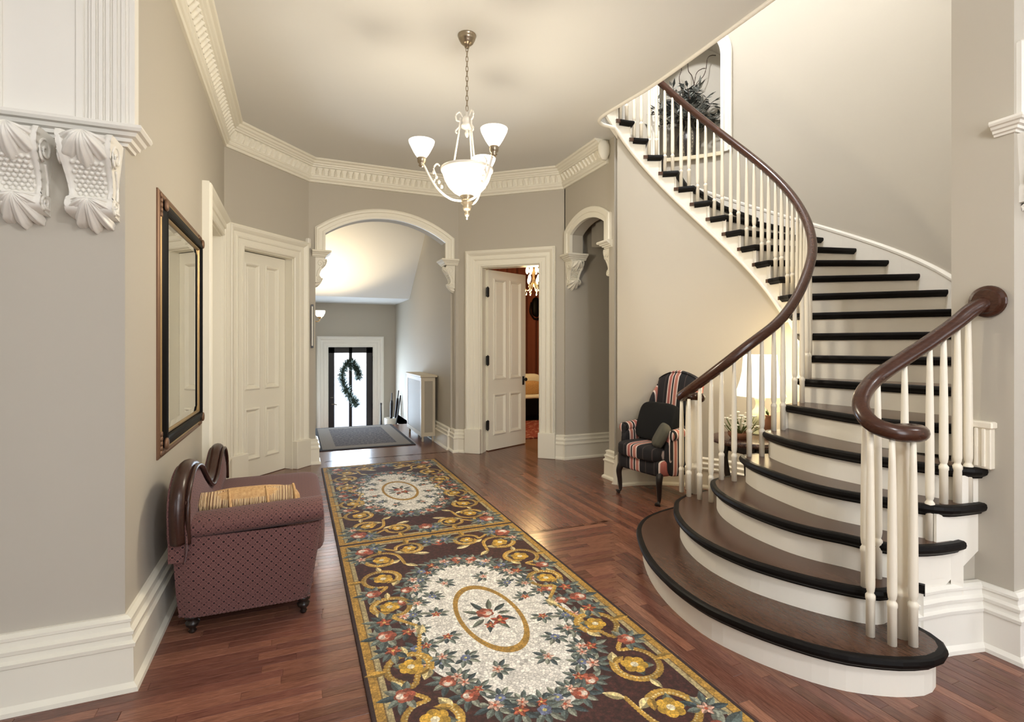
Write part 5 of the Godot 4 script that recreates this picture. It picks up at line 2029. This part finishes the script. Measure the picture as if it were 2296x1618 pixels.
func build_lamp_table() -> void:
	var t := thing("side_table", "round dark side table with patterned rim behind the stair balusters", "table", P(3.66, 3.40, 0))
	var st := smooth()
	lathe(st, pv2([[0, 0.655], [0.30, 0.655], [0.335, 0.665], [0.345, 0.68], [0.34, 0.698], [0.325, 0.705], [0, 0.705]]), 36)
	put(st, "table_top", mats.table_top, t)
	st = flat()
	box(st, Vector3(0, 0.62, 0), Vector3(0.34, 0.08, 0.34), 0.01)
	put(st, "apron", mats.dark_leg, t)
	for a in [0.6, 2.17, 3.74, 5.31]:
		var d := Vector3(cos(a), 0, sin(a))
		st = smooth()
		tube(st, curve([d * 0.21 + Vector3.UP * 0.64, d * 0.225 + Vector3.UP * 0.52, d * 0.19 + Vector3.UP * 0.28, d * 0.20 + Vector3.UP * 0.06, d * 0.24 + Vector3.UP * 0.012], 5), func(x: float): return Vector2(1, 1) * lerpf(0.03, 0.016, x), 8, true, d)
		put(st, "leg", mats.dark_leg, t)
	var l := thing("table_lamp", "lit table lamp with white bell shade and pale vase base on the round table", "lamp", P(3.86, 3.50, 0.705))
	st = smooth()
	lathe(st, pv2([[0, 0], [0.06, 0], [0.065, 0.012], [0.045, 0.025], [0.04, 0.04], [0.06, 0.07], [0.085, 0.12], [0.09, 0.16], [0.075, 0.20], [0.045, 0.235], [0.036, 0.27], [0.04, 0.30], [0.05, 0.325], [0.03, 0.345], [0.012, 0.355], [0.012, 0.40], [0, 0.40]]), 24)
	put(st, "base", mats.lamp_base, l)
	st = smooth()
	lathe(st, pv2([[0.215, 0.345], [0.212, 0.355], [0.19, 0.41], [0.168, 0.48], [0.152, 0.56], [0.142, 0.69], [0.14, 0.715], [0.136, 0.715], [0.148, 0.56], [0.163, 0.48], [0.185, 0.41], [0.211, 0.345]]), 28)
	put(st, "lamp_shade", mats.lamp_glow, l)
	st = smooth()
	blob(st, Vector3(0, 0.47, 0), Vector3(0.03, 0.04, 0.03), 1.0, 1.0, 12)
	put(st, "bulb", mats.lamp_glow, l)
	for y in [0.47, 0.74]:
		var li := OmniLight3D.new()
		li.name = "lamp_light"
		li.light_color = Color(1.0, 0.9, 0.72)
		li.light_energy = 0.14
		li.light_size = 0.03
		li.omni_range = 8
		li.omni_attenuation = 2
		li.shadow_enabled = true
		li.position = Vector3(0, y, 0)
		l.add_child(li, true)
	# basket of white flowers
	var f := thing("flower_basket", "low basket of small white flowers on the round side table", "flowers", P(3.50, 3.38, 0.705))
	st = smooth()
	lathe(st, pv2([[0, 0], [0.07, 0], [0.095, 0.03], [0.10, 0.06], [0.092, 0.06], [0.08, 0.035], [0, 0.03]]), 18)
	put(st, "basket", mats.basket, f)
	rng.seed = 8
	var lv := smooth()
	var fl := smooth()
	for k in 46:
		var a := rng.randf() * TAU
		var r := rng.randf() * 0.09
		var p := Vector3(cos(a) * r, 0.05, sin(a) * r)
		var q := p + Vector3(cos(a) * 0.05, rng.randf_range(0.05, 0.17), sin(a) * 0.05)
		if k % 2:
			leaf_blade(lv, p, q + Vector3(cos(a), -0.2, sin(a)) * 0.03, 0.012)
		else:
			tubec(lv, [p, q], 0.002, 4)
			for i in 5:
				var b := TAU * i / 5.0
				blob(fl, q + Vector3(cos(b) * 0.014, 0.004, sin(b) * 0.014), Vector3(0.012, 0.006, 0.012), 1.0, 1.0, 6)
	put(lv, "leaves", mats.plant, f).set_meta("kind", "stuff")
	put(fl, "blossoms", mats.petal, f).set_meta("kind", "stuff")
	var v := thing("vase", "small dark narrow vase beside the lamp on the round table", "vase", P(3.74, 3.30, 0.705))
	st = smooth()
	lathe(st, pv2([[0, 0], [0.03, 0], [0.026, 0.02], [0.04, 0.07], [0.045, 0.11], [0.03, 0.16], [0.024, 0.18], [0.03, 0.2], [0.02, 0.2], [0, 0.19]]), 16)
	put(st, "body", mats.basket, v)
	for k in 3:
		st = smooth()
		leaf_blade(st, Vector3(0, 0.19, 0), Vector3([-0.07, 0.02, 0.09][k], 0.25, [0.03, -0.04, 0.05][k]), 0.012)
		put(st, "leaf", mats.plant, v)

func leaf_blade(st: SurfaceTool, a: Vector3, b: Vector3, w: float) -> void:
	var d := b - a
	var s := d.cross(Vector3.UP)
	if s.length() < 0.001:
		s = d.cross(Vector3.RIGHT)
	s = s.normalized() * w
	var up := s.cross(d).normalized() * w * 0.5
	var m := a.lerp(b, 0.45)
	tri(st, a, m + s, m + up)
	tri(st, a, m + up, m - s)
	tri(st, m + s, b, m + up)
	tri(st, m - s, m + up, b)

func build_niche_vase() -> void:
	var c := polar(47.5, 2.28)
	var o := thing("vase", "tall dark patterned vase with dusty grey foliage in the arched stair niche", "vase", P(c.x, c.y, 3.9))
	var st := smooth()
	var prof := [[0, 0], [0.09, 0], [0.10, 0.015], [0.125, 0.09], [0.15, 0.18], [0.16, 0.25], [0.15, 0.32], [0.12, 0.38], [0.085, 0.43], [0.07, 0.47], [0.075, 0.50], [0.09, 0.52], [0.075, 0.52], [0.06, 0.48]]
	grid(st, func(s: float, t: float):
		var x := t * (prof.size() - 1)
		var k := mini(int(x), prof.size() - 2)
		var r := lerpf(prof[k][0], prof[k + 1][0], x - k)
		var y := lerpf(prof[k][1], prof[k + 1][1], x - k)
		return Vector3(cos(TAU * s) * r, y, sin(TAU * s) * r), 28, 39, func(s: float, t: float, _p): return Vector2(s * 4.0, t * 2.0))
	put(st, "body", mats.vase, o)
	rng.seed = 17
	var lv := smooth()
	var ld := smooth()
	var stems := smooth()
	for k in 90:
		var a := rng.randf() * TAU
		var e := rng.randf_range(0.05, 1.25)
		var l := rng.randf_range(0.35, 0.72)
		var d := Vector3(cos(a) * sin(e), cos(e) * 0.95, sin(a) * sin(e) * 0.5)
		var p0 := Vector3(cos(a) * 0.03, 0.48, sin(a) * 0.03)
		var pts := []
		for i in 6:
			var t := i / 5.0
			pts.append(p0 + d * l * t + Vector3(0, -0.22 * t * t * sin(e), 0))
		tubec(stems, pts, 0.003, 4)
		for i in 13:
			var t := 0.25 + 0.75 * i / 12.0
			var q: Vector3 = p0 + d * l * t + Vector3(0, -0.22 * t * t * sin(e), 0)
			var b := rng.randf() * TAU
			var tip := q + (d * 0.5 + Vector3(cos(b), rng.randf_range(-0.6, 0.5), sin(b) * 0.6)).normalized() * rng.randf_range(0.08, 0.135)
			leaf_blade(lv if rng.randf() < 0.62 else ld, q, tip, 0.019)
	put(stems, "stems", mats.twig, o).set_meta("kind", "stuff")
	put(lv, "grey_leaves", mats.leaf, o).set_meta("kind", "stuff")
	put(ld, "dark_leaves", mats.leaf_dark, o).set_meta("kind", "stuff")
	# bare curling twigs (towards the right of the niche as seen from the hall)
	var rt := Vector3(0.9245, 0, 0.381)
	for w in [[[0.0, 0.5], [0.06, 0.9], [0.12, 1.05], [0.19, 1.12], [0.23, 1.22], [0.25, 1.36], [0.30, 1.40], [0.36, 1.40]], [[0.0, 0.5], [0.07, 0.95], [0.05, 1.12], [0.0, 1.2], [-0.01, 1.35]], [[0.0, 0.5], [-0.08, 0.9], [-0.12, 1.1], [-0.09, 1.22], [-0.14, 1.34]], [[0.06, 0.9], [0.10, 1.15], [0.17, 1.22], [0.22, 1.23]]]:
		st = smooth()
		var pts := []
		for q in w:
			pts.append(rt * q[0] + Vector3.UP * q[1])
		tubec(st, curve(pts, 6), 0.005, 6)
		put(st, "twig", mats.twig, o)

func build_hall_things() -> void:
	# runner
	var r := thing("runner_rug", "long brown, gold and white floral runner rug down the hall floor", "rug", P(0.985, 4.09, 0))
	for k in 2:
		var v0: float = 1.37 if k == 0 else 4.07
		var st := flat()
		var p := [P(0.28, v0, 0.012), P(1.69, v0, 0.012), P(1.69, v0 + 2.70, 0.012), P(0.28, v0 + 2.70, 0.012)]
		var t := [Vector2(0, 1), Vector2(1, 1), Vector2(1, 0), Vector2(0, 0)]
		uvtri(st, [p[0], p[3], p[2]], [t[0], t[3], t[2]])
		uvtri(st, [p[0], p[2], p[1]], [t[0], t[2], t[1]])
		var m := put(st, "patterned_panel", mats.runner_print, r)
		m.position = -r.position
	var e := flat()
	pbox(e, 0.276, 1.694, 1.36, 6.775, 0.0005, 0.0112)
	put(e, "backing", mats.runner_edge, r).position = -r.position
	# grey mat by the entrance
	var m := thing("door_mat", "grey patterned rug with pale borders on the floor under the wide arch", "rug", P(0.98, 8.95, 0))
	e = flat()
	pbox(e, 0.29, 1.67, 7.88, 10.08, 0.0005, 0.010)
	put(e, "edge", mats.mat_edge, m).position = -m.position
	e = flat()
	pbox(e, 0.34, 1.62, 7.95, 10.02, 0.002, 0.0115)
	put(e, "border", mats.mat_border, m).position = -m.position
	e = flat()
	pbox(e, 0.53, 1.43, 8.15, 9.85, 0.004, 0.013)
	put(e, "field", mats.mat_field, m).position = -m.position
	# radiator cover
	var c := thing("radiator_cover", "tall cream radiator cabinet with mesh panels beside the wide arch", "cabinet", P(1.9, 8.58, 0))
	var st := flat()
	box(st, Vector3(0, 0.55, 0), Vector3(0.215, 0.92, 1.10), 0.004)
	put(st, "body", mats.radiator, c)
	st = flat()
	box(st, Vector3(0, 1.025, 0), Vector3(0.27, 0.035, 1.18), 0.008)
	put(st, "top", mats.radiator, c)
	st = flat()
	for x in [-0.085, 0.085]:
		box(st, Vector3(x, 0.55, 0.556), Vector3(0.04, 0.92, 0.012))
	for y in [0.12, 0.98]:
		box(st, Vector3(0, y, 0.556), Vector3(0.13, 0.06, 0.012))
	for z in [-0.53, 0.53]:
		box(st, Vector3(-0.112, 0.55, z), Vector3(0.012, 0.92, 0.06))
	for y in [0.12, 0.98]:
		box(st, Vector3(-0.112, y, 0), Vector3(0.012, 0.06, 1.0))
	put(st, "frame", mats.radiator, c)
	st = flat()
	box(st, Vector3(0, 0.55, 0.552), Vector3(0.13, 0.80, 0.006))
	put(st, "mesh_panel", mats.radiator_mesh, c)
	st = flat()
	box(st, Vector3(-0.11, 0.55, 0), Vector3(0.006, 0.80, 1.0))
	put(st, "mesh_panel", mats.radiator_mesh, c)
	for p in [[-0.08, 0.5], [0.08, 0.5], [-0.08, -0.5], [0.08, -0.5]]:
		st = smooth()
		lathe(st, pv2([[0, 0], [0.014, 0], [0.02, 0.03], [0.014, 0.05], [0.025, 0.092], [0, 0.092]]), 10)
		put(st, "foot", mats.radiator, c, Vector3(p[0], 0, p[1]))
	# wreath hanging on the front door
	var wr := thing("wreath", "dark green hook-shaped fir garland hanging on the glass front door", "wreath", P(1.06, 11.86, 0.65))
	var path := curve([Vector3(1.255, 0.82, 0), Vector3(1.242, 0.92, 0), Vector3(1.167, 1.081, 0), Vector3(1.055, 1.112, 0), Vector3(0.935, 0.988, 0), Vector3(0.916, 0.776, 0), Vector3(0.981, 0.562, 0), Vector3(1.102, 0.383, 0), Vector3(1.20, 0.234, 0)], 6)
	st = smooth()
	rng.seed = 33
	var core := []
	for p in path:
		core.append(p - Vector3(1.06, 0.65, 0))
	tube(st, core, func(_t): return Vector2(0.03, 0.03), 6, true, Vector3(0, 0, 1))
	for k in 1100:
		var p: Vector3 = core[rng.randi() % core.size()]
		var d := Vector3(rng.randf_range(-1, 1), rng.randf_range(-1, 1), rng.randf_range(-0.5, 0.5)).normalized()
		leaf_blade(st, p, p + d * rng.randf_range(0.08, 0.17), 0.018)
	put(st, "fir_needles", mats.wreath, wr).set_meta("kind", "stuff")
	# umbrella stand on the lower floor by the door
	var us := thing("umbrella_stand", "pale umbrella tub standing by the front door", "umbrella stand", P(1.84, 11.25, -0.65))
	st = smooth()
	lathe(st, pv2([[0, 0], [0.10, 0], [0.12, 0.30], [0.125, 0.62], [0.115, 0.62], [0.105, 0.3], [0, 0.03]]), 16)
	put(st, "tub", mats.white_trim, us)
	for k in 2:
		var um := thing("umbrella", ["dark umbrella with a straight handle in the pale tub", "dark umbrella leaning to the right in the pale tub"][k], "umbrella", P(1.84 + 0.04 * k, 11.25, -0.62))
		st = smooth()
		var tip := Vector3(0.03 + 0.10 * k, 1.12 + 0.05 * k, 0.03)
		tube(st, [Vector3.ZERO, tip * 0.4, tip * 0.8, tip * 0.86], func(t: float): return Vector2(1, 1) * (0.012 + 0.03 * t * (1.0 if t < 0.95 else 0.3)), 8)
		put(st, "folded_canopy", mats.black_metal, um)
		st = smooth()
		tubec(st, [tip * 0.84, tip], 0.012, 8)
		put(st, "handle", mats.dark_leg, um)
	var st1 := thing("walking_stick", "dark walking stick leaning on the grey wall behind the radiator cabinet", "stick", P(1.86, 10.95, -0.49))
	st = smooth()
	tubec(st, [Vector3.ZERO, Vector3(0.16, 0.95, -0.1)], 0.014, 8)
	put(st, "shaft", mats.black_metal, st1)
	var st2 := thing("bat", "dark slender bat standing by the white front door casing", "bat", P(1.70, 11.62, -0.65))
	st = smooth()
	lathe(st, pv2([[0, 0], [0.03, 0.01], [0.035, 0.3], [0.02, 0.6], [0.014, 0.85], [0.022, 0.9], [0, 0.91]]), 10)
	put(st, "shaft", mats.dark_leg, st2)
	# wall lamp in the entrance
	var s := thing("wall_lamp", "glowing round wall lamp in the entrance, half hidden by the wide arch", "wall lamp", P(0.2, 9.15, 1.95))
	st = smooth()
	tubec(st, curve([Vector3(0.0, 0.0, 0), Vector3(0.08, -0.05, 0), Vector3(0.14, -0.04, 0), Vector3(0.15, 0.02, 0)], 4), 0.010, 8)
	lathe(st, pv2([[0, 0.0], [0.03, 0.0], [0.04, 0.03], [0, 0.03]]), 12, Vector3(0.15, 0.0, 0))
	put(st, "bracket_arm", mats.gold, s)
	st = smooth()
	lathe(st, pv2([[0.03, 0.02], [0.055, 0.04], [0.08, 0.09], [0.085, 0.13], [0.08, 0.13], [0.05, 0.06], [0, 0.03]]), 18, Vector3(0.15, 0.0, 0))
	put(st, "glass_shade", mats.sconce_glow, s)
	var li := SpotLight3D.new()
	li.name = "wall_lamp_light"
	li.light_color = Color(1.0, 0.9, 0.72)
	li.light_energy = 1.7
	li.light_size = 0.03
	li.spot_range = 8
	li.spot_attenuation = 2
	li.spot_angle = 62
	li.spot_angle_attenuation = 0.35
	li.shadow_enabled = true
	s.add_child(li, true)
	var lo := OmniLight3D.new()  # added weak fill beside the wall lamp, lifts the entrance end wall
	lo.name = "wall_lamp_fill"
	lo.light_color = Color(0.98, 0.98, 1.0)
	lo.light_energy = 0.22
	lo.light_size = 0.06
	lo.omni_range = 8
	lo.omni_attenuation = 2
	lo.shadow_enabled = true
	lo.position = Vector3(0.3, 0.05, 0)
	s.add_child(lo, true)
	li.position = Vector3(0.15, 0.14, 0)
	li.basis = Basis.looking_at(Vector3(0.05, 1.0, -0.25), Vector3.RIGHT)
	# small things on the walls
	var w := wall_axes(AB, BC)
	var a := thing("sensor", "small white alarm sensor box high beside the left panelled door", "sensor", w[0] + w[1] * 1.215 + Vector3.UP * 2.79)
	a.transform.basis = Basis(w[1], Vector3.UP, w[2])
	st = flat()
	box(st, Vector3(0, 0, 0.025), Vector3(0.05, 0.13, 0.05), 0.008)
	put(st, "case", mats.white_trim, a)
	st = flat()
	box(st, Vector3(0, -0.02, 0.052), Vector3(0.034, 0.05, 0.006), 0.002)
	put(st, "lens", mats.trim, a)
	var b := thing("picture", "narrow framed picture edge-on at the left jamb of the wide arch", "picture", P(0.182, 7.105, 1.75))
	st = flat()
	box(st, Vector3(0, 0, 0.012), Vector3(0.03, 0.55, 0.024), 0.003)
	put(st, "frame", mats.dark_leg, b)
	st = flat()
	box(st, Vector3(0, 0, 0.0245), Vector3(0.016, 0.5, 0.002))
	put(st, "print", mats.petal, b)

func build_far_room_things() -> void:
	var c := thing("chandelier", "bright crystal chandelier seen through the door that stands ajar", "chandelier", P(3.83, 8.3, 0))
	var st := smooth()
	lathe(st, pv2([[0, 3.6], [0.05, 3.6], [0.03, 3.55], [0.008, 3.53], [0.008, 2.95], [0.03, 2.9], [0.04, 2.8], [0.02, 2.7], [0.03, 2.6], [0.0, 2.52]]), 12)
	put(st, "stem", mats.gold, c)
	for k in 8:
		var a := TAU * k / 8
		var d := Vector3(cos(a), 0, sin(a))
		st = smooth()
		tubec(st, curve([Vector3.UP * 2.70, d * 0.09 + Vector3.UP * 2.48, d * 0.17 + Vector3.UP * 2.50, d * 0.20 + Vector3.UP * 2.60], 4), 0.008, 6)
		put(st, "arm", mats.steel, c)
		st = smooth()
		blob(st, d * 0.20 + Vector3.UP * 2.66, Vector3(0.03, 0.065, 0.03), 1.0, 1.0, 8)
		put(st, "candle_bulb", mats.crystal_glow, c)
		st = smooth()
		blob(st, d * 0.12 + Vector3.UP * 2.82, Vector3(0.03, 0.06, 0.03), 1.0, 1.0, 8)
		put(st, "candle_bulb", mats.crystal_glow, c)
		st = smooth()
		for i in 4:
			blob(st, d * (0.20 - 0.02 * i) + Vector3.UP * (2.56 - 0.05 * i), Vector3(0.012, 0.022, 0.012), 1.0, 1.0, 6)
		put(st, "crystal_drop", mats.petal, c)
	var li := OmniLight3D.new()
	li.name = "chandelier_light"
	li.light_color = Color(1.0, 0.84, 0.6)
	li.light_energy = 2.2
	li.light_size = 0.1
	li.omni_range = 8
	li.omni_attenuation = 2
	li.shadow_enabled = true
	li.position = Vector3(0, 2.35, 0)
	c.add_child(li, true)
	# curtain folds on the far wall
	var cu := thing("curtain", "reddish brown curtain hanging in the room behind the ajar door", "curtain", P(4.95, 10.5, 0))
	st = smooth()
	grid(st, func(s: float, t: float): return Vector3((s - 0.5) * 2.2, 0.75 + 2.6 * t, 0.05 * sin(s * 60.0) + 0.05), 90, 2)
	put(st, "folds", mats.drape, cu)
	# bench sofa with cushions
	var so := thing("sofa", "low dark sofa with tan cushions behind the ajar door", "sofa", P(4.55, 9.9, 0))
	st = flat()
	box(st, Vector3(0, 0.27, 0), Vector3(1.5, 0.36, 0.7), 0.03)
	box(st, Vector3(0, 0.05, 0), Vector3(1.3, 0.1, 0.5))
	put(st, "base", mats.mirror_black, so)
	st = smooth()
	blob(st, Vector3(0, 0.47, 0.0), Vector3(0.73, 0.045, 0.35), 0.4, 0.3, 20)
	put(st, "seat_pad", mats.petal, so)
	var cc := thing("cushion", "tan cushion on the low sofa behind the ajar door", "cushion", P(4.40, 9.75, 0.515))
	st = smooth()
	blob(st, Vector3(0, 0.13, 0), Vector3(0.28, 0.14, 0.12), 0.6, 0.5, 18)
	put(st, "cover", mats.gold_cloth, cc)
	var c3 := thing("cushion", "white cushion behind the tan one in the far room", "cushion", P(4.55, 10.05, 0.515))
	st = smooth()
	blob(st, Vector3(0, 0.2, 0), Vector3(0.25, 0.2, 0.09), 0.6, 0.5, 18)
	put(st, "cover", mats.petal, c3)
	# carpet
	var ca := thing("carpet", "red patterned carpet on the floor of the far room", "rug", P(4.2, 8.5, 0))
	st = flat()
	pbox(st, 3.4, 5.4, 7.7, 9.45, 0.0, 0.012)
	put(st, "pile", mats.room_carpet, ca).position = -ca.position
	# dark wall bracket with ornament on the far wall
	var sc := thing("wall_ornament", "dark carved ornament on the far room wall below the crystal chandelier", "ornament", P(4.86, 10.42, 2.35))
	st = smooth()
	blob(st, Vector3.ZERO, Vector3(0.10, 0.22, 0.07), 0.8, 0.8, 16)
	tubec(st, curve([Vector3(-0.12, 0.1, 0.03), Vector3(-0.15, -0.1, 0.04), Vector3(-0.05, -0.26, 0.04), Vector3(0.08, -0.22, 0.04), Vector3(0.12, 0.0, 0.04)], 4), 0.02, 8)
	put(st, "carving", mats.mirror_black, sc)
